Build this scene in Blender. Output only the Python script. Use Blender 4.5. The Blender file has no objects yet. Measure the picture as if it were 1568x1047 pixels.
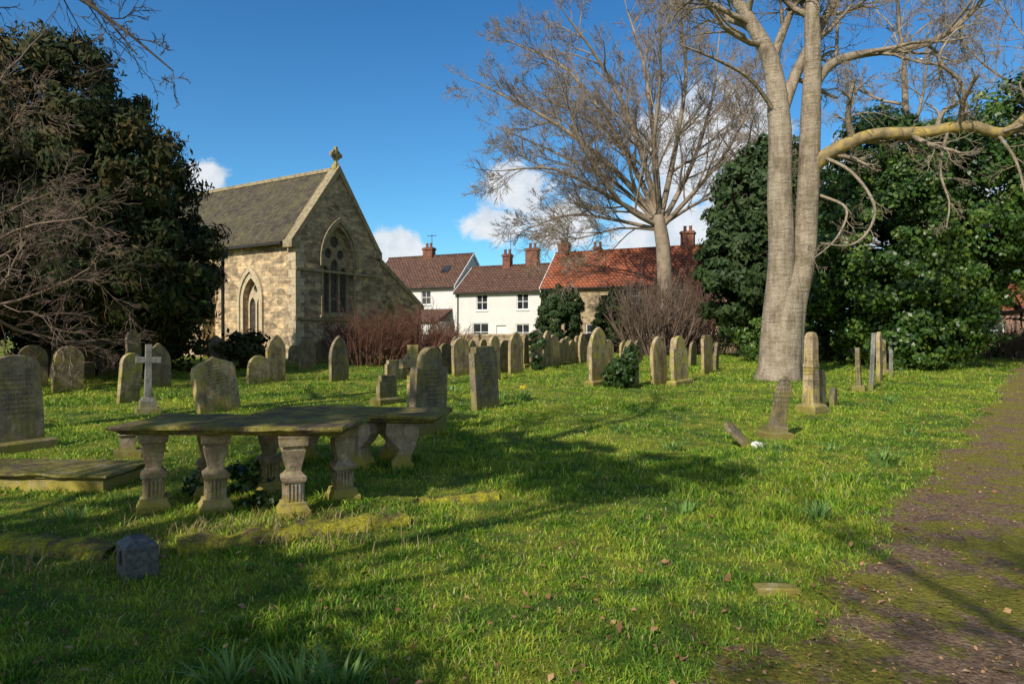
import bpy, math, random
import numpy as np
from mathutils import Vector, Matrix
random.seed(7); np.random.seed(7)
scene=bpy.context.scene
F=1045.0; HZ=515.0; EYE=1.6
# ---------------------------------------------------------------- terrain
def terrain(x,y):
    t=np.clip((y-8)/27.0,0,1); h=0.5*t*t*(3-2*t)
    r=np.sqrt(x*x+y*y); f=np.clip(1-(r-12)/25,0,1)
    return h+f*(0.022*np.sin(x*.9+1)*np.sin(y*.7)+0.010*np.sin(2.1*x)*np.sin(1.8*y+2))
def tz(x,y): return float(terrain(np.float64(x),np.float64(y)))
def G(px,by):
    d=10.0
    for i in range(60):
        x=(px-784)/F*d
        nd=F*(EYE-tz(x,d))/(by-HZ); d=.6*d+.4*nd
    return (px-784)/F*d,d
def W(px,py,d): return Vector(((px-784)/F*d,d,EYE+(HZ-py)/F*d))
TAB=np.random.RandomState(3).rand(256,256)
def vnoise(x,y,s,o=0):
    x=np.asarray(x)*s+o+1000; y=np.asarray(y)*s+o*1.7+1000
    xi=np.floor(x).astype(int); yi=np.floor(y).astype(int); fx=x-xi; fy=y-yi
    fx=fx*fx*(3-2*fx); fy=fy*fy*(3-2*fy)
    a=TAB[xi%256,yi%256]; b=TAB[(xi+1)%256,yi%256]; c=TAB[xi%256,(yi+1)%256]; e=TAB[(xi+1)%256,(yi+1)%256]
    return (a*(1-fx)+b*fx)*(1-fy)+(c*(1-fx)+e*fx)*fy
# ---------------------------------------------------------------- node helpers
class NT:
    def __init__(s,tree): s.t=tree; s.n=tree.nodes; s.l=tree.links
    def new(s,typ,**kw):
        nd=s.n.new(typ)
        for k,v in kw.items():
            if hasattr(nd,k): setattr(nd,k,v)
        return nd
    def set(s,nd,inp,val):
        if hasattr(val,'is_output'): s.l.new(val,nd.inputs[inp])
        else: nd.inputs[inp].default_value=val
    def math(s,op,a,b=None,c=None,clamp=False):
        nd=s.n.new('ShaderNodeMath'); nd.operation=op; nd.use_clamp=clamp
        for i,v in enumerate((a,b,c)):
            if v is not None: s.set(nd,i,v)
        return nd.outputs[0]
    def vmath(s,op,a,b=None):
        nd=s.n.new('ShaderNodeVectorMath'); nd.operation=op
        s.set(nd,0,a)
        if b is not None: s.set(nd,1,b)
        return nd.outputs[0]
    def noise(s,vec,scale,detail=4,rough=.55):
        nd=s.n.new('ShaderNodeTexNoise'); s.l.new(vec,nd.inputs['Vector'])
        nd.inputs['Scale'].default_value=scale; nd.inputs['Detail'].default_value=detail; nd.inputs['Roughness'].default_value=rough
        return nd.outputs['Fac']
    def ramp(s,fac,stops,interp='LINEAR'):
        nd=s.n.new('ShaderNodeValToRGB'); s.l.new(fac,nd.inputs[0]); cr=nd.color_ramp; cr.interpolation=interp
        while len(cr.elements)<len(stops): cr.elements.new(.5)
        for e,(p,c) in zip(cr.elements,stops):
            e.position=p; e.color=(c,c,c,1) if isinstance(c,(int,float)) else (*c,1)
        return nd.outputs[0]
    def mix(s,fac,a,b,mode='MIX'):
        nd=s.n.new('ShaderNodeMix'); nd.data_type='RGBA'; nd.blend_type=mode
        s.set(nd,0,fac)
        for i,v in ((6,a),(7,b)):
            if isinstance(v,tuple): v=(*v,1) if len(v)==3 else v
            s.set(nd,i,v)
        return nd.outputs[2]
    def sep(s,v):
        nd=s.n.new('ShaderNodeSeparateXYZ'); s.l.new(v,nd.inputs[0]); return nd.outputs
    def comb(s,x,y,z):
        nd=s.n.new('ShaderNodeCombineXYZ'); s.set(nd,0,x); s.set(nd,1,y); s.set(nd,2,z); return nd.outputs[0]
def newmat(name):
    m=bpy.data.materials.new(name); m.use_nodes=True; T=NT(m.node_tree)
    b=m.node_tree.nodes['Principled BSDF']; o=m.node_tree.nodes['Material Output']
    b.inputs['Specular IOR Level'].default_value=.25
    return m,T,b,o
def objco(T,rand=False):
    v=T.new('ShaderNodeTexCoord').outputs['Object']
    if rand:
        r=T.new('ShaderNodeObjectInfo').outputs['Random']
        v=T.vmath('ADD',v,T.comb(T.math('MULTIPLY',r,37.),T.math('MULTIPLY',r,91.),T.math('MULTIPLY',r,13.)))
    return v
def bump(T,b,h,strength=.5,dist=.02):
    nd=T.new('ShaderNodeBump'); nd.inputs['Strength'].default_value=strength; nd.inputs['Distance'].default_value=dist
    T.l.new(h,nd.inputs['Height']); T.l.new(nd.outputs[0],b.inputs['Normal'])
def simple(name,stops,scale=6,rough=.85,bs=.4,bd=.01,rand=False,detail=6,spec=.25,bscale=None):
    m,T,b,o=newmat(name); v=objco(T,rand); n=T.noise(v,scale,detail,.6)
    T.l.new(T.ramp(n,stops),b.inputs['Base Color']); b.inputs['Roughness'].default_value=rough
    b.inputs['Specular IOR Level'].default_value=spec
    bump(T,b,T.noise(v,bscale or scale*4,5,.6),bs,bd); return m
def foliage(name,stops,scale=.6,transl=.3,rough=.5,spec=.3,ri_amt=.45):
    m,T,b,o=newmat(name)
    ri=T.new('ShaderNodeNewGeometry').outputs['Random Per Island']; v=objco(T)
    n=T.noise(v,scale,3,.6)
    f=T.math('ADD',T.math('MULTIPLY',ri,ri_amt),T.math('MULTIPLY',T.math('SUBTRACT',n,.22),1.0))
    c=T.ramp(f,stops); T.l.new(c,b.inputs['Base Color']); b.inputs['Roughness'].default_value=rough
    b.inputs['Specular IOR Level'].default_value=spec
    if transl>0:
        tr=T.new('ShaderNodeBsdfTranslucent'); T.l.new(T.mix(1.0,c,(1.0,1.0,.55),'MULTIPLY'),tr.inputs[0])
        mx=T.new('ShaderNodeMixShader'); mx.inputs[0].default_value=transl
        T.l.new(b.outputs[0],mx.inputs[1]); T.l.new(tr.outputs[0],mx.inputs[2]); T.l.new(mx.outputs[0],o.inputs[0])
    return m
def masonry(name,c1,c2,mort,bw=.45,rh=.2,ms=.018,stain=(.12,.1,.07),stainamt=.5,distort=.06,lichen=None,off=.5,vscale=1.0,bd=.03,big=False):
    m,T,b,o=newmat(name); v=objco(T); x,y,z=T.sep(v)[:3]
    vv=T.comb(T.math('ADD',x,y),T.math('MULTIPLY',z,vscale),0.0)
    nn=T.new('ShaderNodeTexNoise'); T.l.new(v,nn.inputs['Vector']); nn.inputs['Scale'].default_value=2.2; nn.inputs['Detail'].default_value=3
    dv=T.vmath('MULTIPLY',T.vmath('SUBTRACT',nn.outputs['Color'],(.5,.5,.5)),(distort*2,distort,0))
    vv=T.vmath('ADD',vv,dv)
    br=T.new('ShaderNodeTexBrick'); T.l.new(vv,br.inputs['Vector']); br.offset=off
    br.inputs['Scale'].default_value=1; br.inputs['Brick Width'].default_value=bw; br.inputs['Row Height'].default_value=rh
    br.inputs['Mortar Size'].default_value=ms; br.inputs['Mortar Smooth'].default_value=.4; br.inputs['Bias'].default_value=0
    br.inputs['Color1'].default_value=(*c1,1); br.inputs['Color2'].default_value=(*c2,1); br.inputs['Mortar'].default_value=(*mort,1)
    n=T.noise(v,.9,6,.65); n2=T.noise(v,14,5,.7)
    col=T.mix(T.math('MULTIPLY',T.ramp(n,[(.42,0.),(.68,1.)]),stainamt),br.outputs['Color'],stain)
    col=T.mix(.7,col,T.ramp(n2,[(.25,.45),(.75,1.45)]),'MULTIPLY')
    n5=T.noise(v,3.4,3,.6); col=T.mix(.75,col,T.ramp(n5,[(.3,(.5,.48,.48)),(.5,(1.,1.,1.)),(.7,(1.4,1.3,1.12))]),'MULTIPLY')
    h=T.math('ADD',T.math('MULTIPLY',br.outputs['Fac'],-1.0),T.math('MULTIPLY',n2,.8))
    if big:
        # individual rough stones: random tone per voronoi cell stretched along the courses
        vo=T.new('ShaderNodeTexVoronoi'); T.l.new(T.vmath('MULTIPLY',vv,(1.9,4.6,1.)),vo.inputs['Vector']); vo.inputs['Scale'].default_value=1.
        r=T.sep(vo.outputs['Color'])[0]
        col=T.mix(.85,col,T.ramp(r,[(0.,(.50,.46,.42)),(.35,(.85,.82,.78)),(.7,(1.15,1.1,1.0)),(1.,(1.4,1.28,1.05))]),'MULTIPLY')
        h=T.math('ADD',h,T.math('MULTIPLY',r,.8))
    if lichen: col=T.mix(T.math('MULTIPLY',T.ramp(T.noise(v,2.7,6,.7),[(.55,0.),(.66,1.)]),.55),col,lichen)
    T.l.new(col,b.inputs['Base Color']); b.inputs['Roughness'].default_value=.9
    bump(T,b,h,.9,bd)
    return m
# ---------------------------------------------------------------- mesh helpers
class Acc:
    def __init__(s): s.v=[]; s.f=[]; s.m=[]; s.n=0
    def add(s,vf,mi=0,M=None):
        v,f=vf; v=[Vector(p) for p in v]
        if M is not None: v=[M@p for p in v]
        s.f+=[tuple(i+s.n for i in q) for q in f]; s.m+=[mi]*len(f); s.v+=v; s.n+=len(v); return s
    def obj(s,name,mats,parent=None,loc=(0,0,0),rot=(0,0,0),smooth=False):
        me=bpy.data.meshes.new(name); me.from_pydata([tuple(p) for p in s.v],[],s.f); 
        for m in (mats if isinstance(mats,(list,tuple)) else [mats]): me.materials.append(m)
        me.polygons.foreach_set('material_index',s.m)
        if smooth: me.polygons.foreach_set('use_smooth',[True]*len(s.f))
        me.update(); ob=bpy.data.objects.new(name,me); scene.collection.objects.link(ob)
        ob.location=loc; ob.rotation_euler=rot
        if parent: ob.parent=parent
        return ob
def empty(name,loc=(0,0,0),rz=0):
    e=bpy.data.objects.new(name,None); scene.collection.objects.link(e); e.location=loc; e.rotation_euler=(0,0,rz); return e
def Tm(x=0,y=0,z=0): return Matrix.Translation((x,y,z))
def Rm(a,ax): return Matrix.Rotation(math.radians(a),4,ax)
def box(x0,x1,y0,y1,z0,z1):
    v=[(x0,y0,z0),(x1,y0,z0),(x1,y1,z0),(x0,y1,z0),(x0,y0,z1),(x1,y0,z1),(x1,y1,z1),(x0,y1,z1)]
    return v,[(3,2,1,0),(4,5,6,7),(0,1,5,4),(1,2,6,5),(2,3,7,6),(3,0,4,7)]
def loft(prof):
    v=[];f=[]
    for hx,hy,z in prof: v+=[(-hx,-hy,z),(hx,-hy,z),(hx,hy,z),(-hx,hy,z)]
    n=len(prof)
    for i in range(n-1):
        for k in range(4): f.append((i*4+k,i*4+(k+1)%4,i*4+4+(k+1)%4,i*4+4+k))
    f.append((3,2,1,0)); f.append((4*n-4,4*n-3,4*n-2,4*n-1)); return v,f
def prism(outer,holes=(),t=.1,bev=0.0):
    cu=bpy.data.curves.new('c','CURVE'); cu.dimensions='2D'; cu.fill_mode='BOTH'
    cu.extrude=max(t/2-bev,.0005)
    if bev>0: cu.bevel_depth=bev; cu.offset=-bev; cu.bevel_resolution=1
    for lp in [outer]+list(holes):
        sp=cu.splines.new('POLY'); sp.points.add(len(lp)-1)
        for p,(a,b) in zip(sp.points,lp): p.co=(a,b,0,1)
        sp.use_cyclic_u=True
    ob=bpy.data.objects.new('c',cu); scene.collection.objects.link(ob)
    dg=bpy.context.evaluated_depsgraph_get(); dg.update(); ev=ob.evaluated_get(dg); me=ev.to_mesh()
    v=[(p.co.x,-p.co.z,p.co.y) for p in me.vertices]; f=[tuple(q.vertices) for q in me.polygons]
    ev.to_mesh_clear(); bpy.data.objects.remove(ob); bpy.data.curves.remove(cu); return v,f
def arch(cx,w,z0,zs,k=1.0,n=8):
    R=w*k; h=w/2; pts=[(cx-h,z0),(cx+h,z0),(cx+h,zs)]
    c=cx+h-R; a1=math.acos((cx-c)/R)
    for i in range(1,n+1): a=a1*i/n; pts.append((c+R*math.cos(a),zs+R*math.sin(a)))
    c=cx-h+R
    for i in range(n-1,-1,-1): a=a1*i/n; pts.append((c-R*math.cos(a),zs+R*math.sin(a)))
    return pts
def circ(cx,cz,r,n=16): return [(cx+r*math.cos(2*math.pi*i/n),cz+r*math.sin(2*math.pi*i/n)) for i in range(n)]
def rect(x0,x1,z0,z1): return [(x0,z0),(x1,z0),(x1,z1),(x0,z1)]
def npmesh(name,V,Fq,mats,parent=None,sizes=4,matidx=None,smooth=False):
    V=np.asarray(V,dtype=np.float32).reshape(-1,3); me=bpy.data.meshes.new(name)
    loops=np.asarray(Fq,dtype=np.int32).ravel()
    if np.isscalar(sizes): tot=np.full(len(loops)//sizes,sizes,dtype=np.int32)
    else: tot=np.asarray(sizes,dtype=np.int32)
    st=np.concatenate([[0],np.cumsum(tot)[:-1]]).astype(np.int32)
    me.vertices.add(len(V)); me.vertices.foreach_set('co',V.ravel())
    me.loops.add(len(loops)); me.loops.foreach_set('vertex_index',loops)
    me.polygons.add(len(tot)); me.polygons.foreach_set('loop_start',st); me.polygons.foreach_set('loop_total',tot)
    if smooth: me.polygons.foreach_set('use_smooth',np.ones(len(tot),dtype=bool))
    me.update(calc_edges=True)
    for m in (mats if isinstance(mats,(list,tuple)) else [mats]): me.materials.append(m)
    ob=bpy.data.objects.new(name,me); scene.collection.objects.link(ob)
    if parent: ob.parent=parent
    return ob
def tubes(name,S,mat,parent=None):
    VV=[];FF=[];base=0
    for (n,k),L in S.items():
        P=np.array([[tuple(p) for p in a] for a,_ in L]); R=np.array([r for _,r in L]); B=len(L)
        t=np.gradient(P,axis=1); t/=np.linalg.norm(t,axis=2,keepdims=True)+1e-9
        ref=np.array([.31,.86,.12]); a=np.cross(t,ref); a/=np.linalg.norm(a,axis=2,keepdims=True)+1e-9; b=np.cross(t,a)
        th=np.arange(k)*2*math.pi/k
        ring=P[:,:,None,:]+R[:,:,None,None]*(np.cos(th)[None,None,:,None]*a[:,:,None,:]+np.sin(th)[None,None,:,None]*b[:,:,None,:])
        VV.append(ring.reshape(-1,3)); idx=np.arange(B*n*k).reshape(B,n,k)+base
        q=np.stack([idx[:,:-1,:],np.roll(idx,-1,2)[:,:-1,:],np.roll(idx,-1,2)[:,1:,:],idx[:,1:,:]],axis=-1)
        FF.append(q.reshape(-1,4)); base+=B*n*k
    return npmesh(name,np.concatenate(VV),np.concatenate(FF),mat,parent,4,smooth=True)
RMIN=.006
def rdir(rng): return Vector((rng.gauss(0,1),rng.gauss(0,1),rng.gauss(0,1)))
def grow(S,p,d,r,L,lv,rng,cfg):
    n,nch,ratio,ang,wig,up,sides=cfg[lv]; last=lv+1>=len(cfg)
    pts=[p]; q=p.copy()
    for i in range(n-1):
        d=(d+rdir(rng)*wig+Vector((0,0,up))).normalized(); q=q+d*(L/(n-1)); pts.append(q)
    re=max(r*(.35 if last else .42),RMIN*.6)
    rads=[r+(re-r)*i/(n-1) for i in range(n)]
    S.setdefault((n,sides),[]).append((pts,rads))
    if not last: spawn(S,pts,rads,nch,L*ratio,lv+1,rng,cfg,ang,.2)
def spawn(S,pts,rads,nch,L,lv,rng,cfg,ang,t0=.2):
    n=len(pts)
    for k in range(nch):
        t=t0+(1-t0)*(k+rng.random())/nch; f=t*(n-1); i=min(int(f),n-2); w=f-i
        pos=pts[i].lerp(pts[i+1],w); dd=(pts[i+1]-pts[i]).normalized(); rr=rads[i]*(1-w)+rads[i+1]*w
        ax=dd.cross(rdir(rng)).normalized(); a=math.radians(ang*rng.uniform(.6,1.3))
        cd=(Matrix.Rotation(a,3,ax)@dd).normalized()
        grow(S,pos,cd,max(rr*rng.uniform(.4,.6),RMIN),L*rng.uniform(.6,1.15)*(1.15-.5*t),lv,rng,cfg)
def smoothpoly(P,R,sub=5):
    n=len(P); pts=[];rad=[]
    for i in range(n-1):
        p0=P[max(i-1,0)];p1=P[i];p2=P[i+1];p3=P[min(i+2,n-1)]
        for j in range(sub):
            t=j/sub; pts.append(.5*((2*p1)+(p2-p0)*t+(2*p0-5*p1+4*p2-p3)*t*t+(3*p1-p0-3*p2+p3)*t**3)); rad.append(R[i]*(1-t)+R[i+1]*t)
    pts.append(P[-1].copy()); rad.append(R[-1]); return pts,rad
def leaves(blobs,n,size,seed,clump=.35,kper=60,elong=1.6,shell=.55,droop=0.):
    rs=np.random.RandomState(seed); vol=np.array([b[1][0]*b[1][1]*b[1][2] for b in blobs])**(2/3.); vol/=vol.sum(); out=[];nrm=[]
    for (c,r),w in zip(blobs,vol):
        m=int(n*w); K=max(int(kper*w*len(blobs)),8)
        d=rs.normal(size=(K,3)); d/=np.linalg.norm(d,axis=1,keepdims=True); rad=shell+(1.08-shell)*rs.rand(K)**.7
        cc=np.array(c)+d*rad[:,None]*np.array(r); sz=clump*(.5+rs.rand(K)*1.0)
        i=rs.randint(0,K,m); g=rs.normal(size=(m,3)); g/=np.linalg.norm(g,axis=1,keepdims=True); g*=(rs.rand(m)**.45)[:,None]
        g[:,2]*=.7
        out.append(cc[i]+g*sz[i][:,None]); nrm.append(g+d[i]*.8)
    C=np.concatenate(out); N=np.concatenate(nrm)+rs.normal(size=(len(C),3))*.45; N/=np.linalg.norm(N,axis=1,keepdims=True)
    u=np.cross(N,rs.normal(size=N.shape)); u[:,2]-=droop; u/=np.linalg.norm(u,axis=1,keepdims=True)
    v=np.cross(N,u); s=size*(.6+.8*rs.rand(len(C)))[:,None]
    V=np.stack([C-u*s*elong*.5,C+v*s*.5+N*s*.12,C+u*s*elong*.5,C-v*s*.5+N*s*.12],axis=1)
    return V.reshape(-1,3)
def leafobj(name,V,mat,parent=None):
    return npmesh(name,V,np.arange(len(V)),mat,parent,4)
def strips(name,data,mat,parent=None,seg=4):
    V=[];Fc=[]
    for b,ang,h,out,w in data:
        dx,dy=math.cos(ang),math.sin(ang); k=len(V)
        for i in range(seg+1):
            t=i/seg; ww=w*(1-t**2.5)*.5+.0008; o=out*t*t; z=h*(t-.35*t*t*(out/h if h else 0))
            V.append((b[0]+dx*o-dy*ww,b[1]+dy*o+dx*ww,b[2]+z)); V.append((b[0]+dx*o+dy*ww,b[1]+dy*o-dx*ww,b[2]+z))
        for i in range(seg): Fc.append((k+2*i,k+2*i+1,k+2*i+3,k+2*i+2))
    return npmesh(name,V,Fc,mat,parent,4)

# ================================================================ MATERIALS
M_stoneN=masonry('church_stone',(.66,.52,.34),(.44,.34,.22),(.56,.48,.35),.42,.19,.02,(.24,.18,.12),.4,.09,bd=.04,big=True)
M_stoneE=masonry('church_gable_stone_shaded',(.54,.43,.29),(.30,.235,.165),(.50,.42,.31),.42,.19,.02,(.17,.13,.09),.45,.09,bd=.04,big=True)  # darker copy of the church stone, the gable's shadow painted into its colour
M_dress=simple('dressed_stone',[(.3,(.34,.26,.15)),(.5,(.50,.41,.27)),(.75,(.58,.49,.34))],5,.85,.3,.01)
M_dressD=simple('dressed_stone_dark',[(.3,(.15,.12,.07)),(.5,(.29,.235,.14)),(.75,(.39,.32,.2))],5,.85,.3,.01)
M_slate=masonry('slate_roof_tiles',(.105,.085,.06),(.065,.055,.042),(.03,.028,.024),.3,.2,.012,(.13,.12,.055),.6,.01,None,.5,1.25,.02)
M_tileB=masonry('brown_pantile',(.19,.10,.07),(.13,.07,.05),(.04,.025,.02),.3,.3,.03,(.10,.065,.045),.5,.02,None,0.,1.3,.06)
M_tileR=masonry('red_pantile',(.46,.14,.065),(.34,.10,.05),(.09,.03,.02),.3,.3,.03,(.17,.09,.05),.35,.02,None,0.,1.3,.06)
M_brick=masonry('chimney_brick',(.32,.12,.075),(.22,.085,.055),(.25,.2,.16),.23,.08,.01,(.1,.05,.04),.4,.005)
M_pinkbrick=masonry('pale_brick',(.45,.25,.18),(.36,.2,.15),(.35,.3,.25),.23,.08,.01,(.2,.14,.1),.3,.005)
M_rubble=masonry('sandstone_rubble',(.50,.39,.24),(.34,.26,.16),(.40,.33,.22),.35,.17,.02,(.2,.15,.1),.3,.07)
M_white=simple('white_render',[(.3,(.62,.61,.57)),(.7,(.72,.71,.68))],1.2,.8,.15,.004)
M_paint=simple('white_paint',[(.3,(.70,.70,.68)),(.7,(.77,.77,.75))],3,.5,.02,.001)
M_pipe=simple('black_iron',[(.3,(.02,.02,.02)),(.7,(.04,.038,.035))],8,.5,.1,.002)
def glassmat():
    m,T,b,o=newmat('window_glass'); v=objco(T); n=T.noise(v,1.3,3)
    T.l.new(T.ramp(n,[(.3,(.012,.014,.018)),(.7,(.05,.055,.06))]),b.inputs['Base Color']); b.inputs['Roughness'].default_value=.12
    b.inputs['Specular IOR Level'].default_value=.6; return m
M_glass=glassmat()
def leadmat():
    m,T,b,o=newmat('leaded_glass'); v=objco(T); x,y,z=T.sep(v)[:3]
    h=T.math('ADD',x,y); a=T.math('PINGPONG',T.math('ADD',h,z),.09); c=T.math('PINGPONG',T.math('SUBTRACT',h,z),.09)
    mn=T.math('MINIMUM',a,c); f=T.math('LESS_THAN',mn,.012)
    col=T.mix(f,T.ramp(T.noise(v,5,3),[(.3,(.04,.036,.038)),(.7,(.15,.12,.095))]),(.02,.02,.02))
    T.l.new(col,b.inputs['Base Color']); b.inputs['Roughness'].default_value=.3; return m
M_lead=leadmat()
def gravemat(name,stops,lich,lamt,ins=True,dark=1.,white=.4,foot=(.20,.175,.03)):
    m,T,b,o=newmat(name); v0=objco(T); v=objco(T,True)
    n=T.noise(v,4.5,8,.68); col=T.ramp(n,stops)
    n3=T.noise(v,26,6,.75); col=T.mix(.85,col,T.ramp(n3,[(.25,.4),(.75,1.5)]),'MULTIPLY')
    l=T.math('MULTIPLY',T.ramp(T.noise(v,3.1,7,.72),[(.48,0.),(.60,1.)]),lamt)
    col=T.mix(l,col,lich)
    col=T.mix(T.math('MULTIPLY',T.ramp(T.noise(v,9,5,.7),[(.60,0.),(.67,1.)]),white),col,(.52,.47,.35))
    x,y,z=T.sep(v0)[:3]
    st=T.noise(T.comb(T.math('MULTIPLY',x,14.),T.math('MULTIPLY',y,14.),T.math('MULTIPLY',z,1.3)),1.,4,.6)
    col=T.mix(T.math('MULTIPLY',T.ramp(st,[(.50,0.),(.66,1.)]),.5),col,(.06,.05,.035))
    g=T.math('ADD',z,T.math('MULTIPLY',n,.5)); col=T.mix(T.ramp(g,[(.30,.8),(.5,0.)]),col,foot)
    h=T.math('ADD',n3,T.math('MULTIPLY',n,1.5))
    if ins:
        ln=T.math('GREATER_THAN',T.math('FRACT',T.math('MULTIPLY',z,15.)),.5)
        tx=T.math('GREATER_THAN',T.noise(T.comb(T.math('MULTIPLY',x,55.),0.,T.math('FLOOR',T.math('MULTIPLY',z,15.))),1.,1),.47)
        w=T.math('LESS_THAN',T.math('ABSOLUTE',x),.2); zz=T.math('MULTIPLY',T.math('GREATER_THAN',z,.5),T.math('LESS_THAN',z,1.05))
        k=T.math('MULTIPLY',T.math('MULTIPLY',ln,tx),T.math('MULTIPLY',w,zz))
        col=T.mix(T.math('MULTIPLY',k,.4),col,(.04,.035,.028)); h=T.math('SUBTRACT',h,T.math('MULTIPLY',k,.6))
    T.l.new(col,b.inputs['Base Color']); b.inputs['Roughness'].default_value=.92
    bump(T,b,h,.8,.018); return m
st1=[(.25,(.12,.09,.052)),(.42,(.27,.20,.12)),(.58,(.43,.33,.20)),(.8,(.56,.45,.29))]
st2=[(.25,(.07,.056,.038)),(.42,(.155,.125,.083)),(.58,(.25,.20,.135)),(.8,(.38,.31,.21))]
st3=[(.25,(.09,.09,.085)),(.45,(.17,.165,.15)),(.6,(.24,.235,.215)),(.8,(.33,.32,.29))]
M_g1=gravemat('weathered_sandstone',st1,(.42,.34,.07),.65)
M_g2=gravemat('dark_weathered_stone',st2,(.30,.25,.06),.6)
M_g3=gravemat('grey_granite',st3,(.22,.21,.12),.2,False,1,.15)
M_g4=gravemat('mossy_sandstone',st1,(.40,.36,.05),.9,False)
M_t=gravemat('tomb_sandstone',[(.25,(.12,.09,.065)),(.42,(.25,.19,.13)),(.58,(.38,.30,.21)),(.8,(.52,.43,.32))],(.27,.22,.05),.45,False,foot=(.36,.30,.035))
M_dg=simple('dark_granite',[(.35,(.05,.052,.055)),(.5,(.09,.09,.09)),(.7,(.15,.145,.135))],35,.6,.3,.004,False,5,.4)
def slabmat():
    m,T,b,o=newmat('mossy_slab'); v=objco(T); n=T.noise(v,3,8,.7)
    col=T.ramp(n,[(.3,(.06,.045,.03)),(.43,(.15,.11,.07)),(.50,(.21,.18,.04)),(.57,(.26,.23,.05)),(.64,(.30,.24,.16)),(.75,(.38,.31,.22))])
    n2=T.noise(v,22,6,.75); col=T.mix(.9,col,T.ramp(n2,[(.25,.3),(.75,1.6)]),'MULTIPLY')
    T.l.new(col,b.inputs['Base Color']); b.inputs['Roughness'].default_value=.95; bump(T,b,T.math('ADD',n2,n),1.,.04); return m
M_slab=slabmat()
def barkmat(name,stops,ring=.5,vs=9):
    m,T,b,o=newmat(name); v=objco(T); x,y,z=T.sep(v)[:3]
    n=T.noise(v,1.1,8,.68); n2=T.noise(T.comb(T.math('MULTIPLY',x,6.),T.math('MULTIPLY',y,6.),T.math('MULTIPLY',z,1.2)),1.2,6,.7)
    n3=T.noise(T.comb(x,y,T.math('MULTIPLY',z,7.)),1.6,5,.7)
    f=T.math('ADD',T.math('MULTIPLY',n,.55),T.math('MULTIPLY',n2,.45)); col=T.ramp(f,stops)
    col=T.mix(ring,col,T.ramp(n3,[(.35,.5),(.5,1.),(.7,1.15)]),'MULTIPLY')
    col=T.mix(T.math('MULTIPLY',T.ramp(T.noise(v,2.3,6,.7),[(.52,0.),(.64,1.)]),.4),col,(.19,.165,.07))
    T.l.new(col,b.inputs['Base Color']); b.inputs['Roughness'].default_value=.9; b.inputs['Specular IOR Level'].default_value=.1
    bump(T,b,T.math('ADD',T.math('ADD',n2,n3),T.noise(v,vs,5,.7)),1.,.06); return m
M_bark=barkmat('pale_bark',[(.32,(.11,.085,.06)),(.44,(.25,.20,.145)),(.54,(.38,.31,.23)),(.70,(.50,.425,.33))])
M_barkY=simple('lichen_bark',[(.3,(.13,.10,.05)),(.48,(.26,.20,.10)),(.6,(.42,.30,.07)),(.8,(.42,.34,.2))],2.6,.85,.6,.02)
M_bark2=simple('grey_bark',[(.3,(.16,.12,.085)),(.5,(.28,.22,.16)),(.75,(.38,.31,.23))],1.5,.9,.4,.02)
M_barkD=simple('dark_bark',[(.3,(.035,.028,.02)),(.6,(.09,.07,.05)),(.8,(.15,.12,.09))],2.5,.9,.5,.02)
M_twigR=simple('red_brown_twigs',[(.3,(.10,.045,.030)),(.6,(.19,.09,.06)),(.8,(.27,.16,.10))],1.5,.8,.1,.003)
M_twigP=simple('pinkish_twigs',[(.3,(.10,.07,.05)),(.6,(.19,.135,.105)),(.8,(.28,.215,.17))],1.5,.8,.1,.003)
M_yew=foliage('yew_foliage',[(.1,(.010,.020,.007)),(.4,(.022,.035,.011)),(.60,(.042,.048,.015)),(.78,(.09,.062,.021)),(.98,(.13,.09,.03))],.3,0,.65,.12)
M_holly=foliage('holly_foliage',[(.1,(.010,.028,.006)),(.4,(.026,.064,.010)),(.7,(.060,.12,.016)),(.95,(.15,.205,.035))],.5,.13,.4,.35,.55)
M_conif=foliage('conifer_foliage',[(.1,(.014,.032,.012)),(.5,(.032,.060,.018)),(.9,(.07,.10,.03))],.6,0,.6,.2)
M_ivy=foliage('ivy_foliage',[(.1,(.012,.030,.007)),(.5,(.03,.065,.014)),(.9,(.07,.11,.03))],2.,.1,.35,.4)
M_daff=foliage('daffodil_leaves',[(.1,(.08,.17,.05)),(.5,(.14,.26,.06)),(.9,(.24,.36,.09))],2.,.3,.45,.3)
M_yellow=simple('yellow_petals',[(.3,(.7,.5,.02)),(.7,(.8,.62,.04))],9,.6,.1,.001)
M_litter=foliage('dead_leaves',[(.15,(.11,.05,.025)),(.45,(.24,.12,.055)),(.7,(.40,.24,.12)),(.95,(.55,.39,.22))],3.,0,.7,.15)

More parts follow.
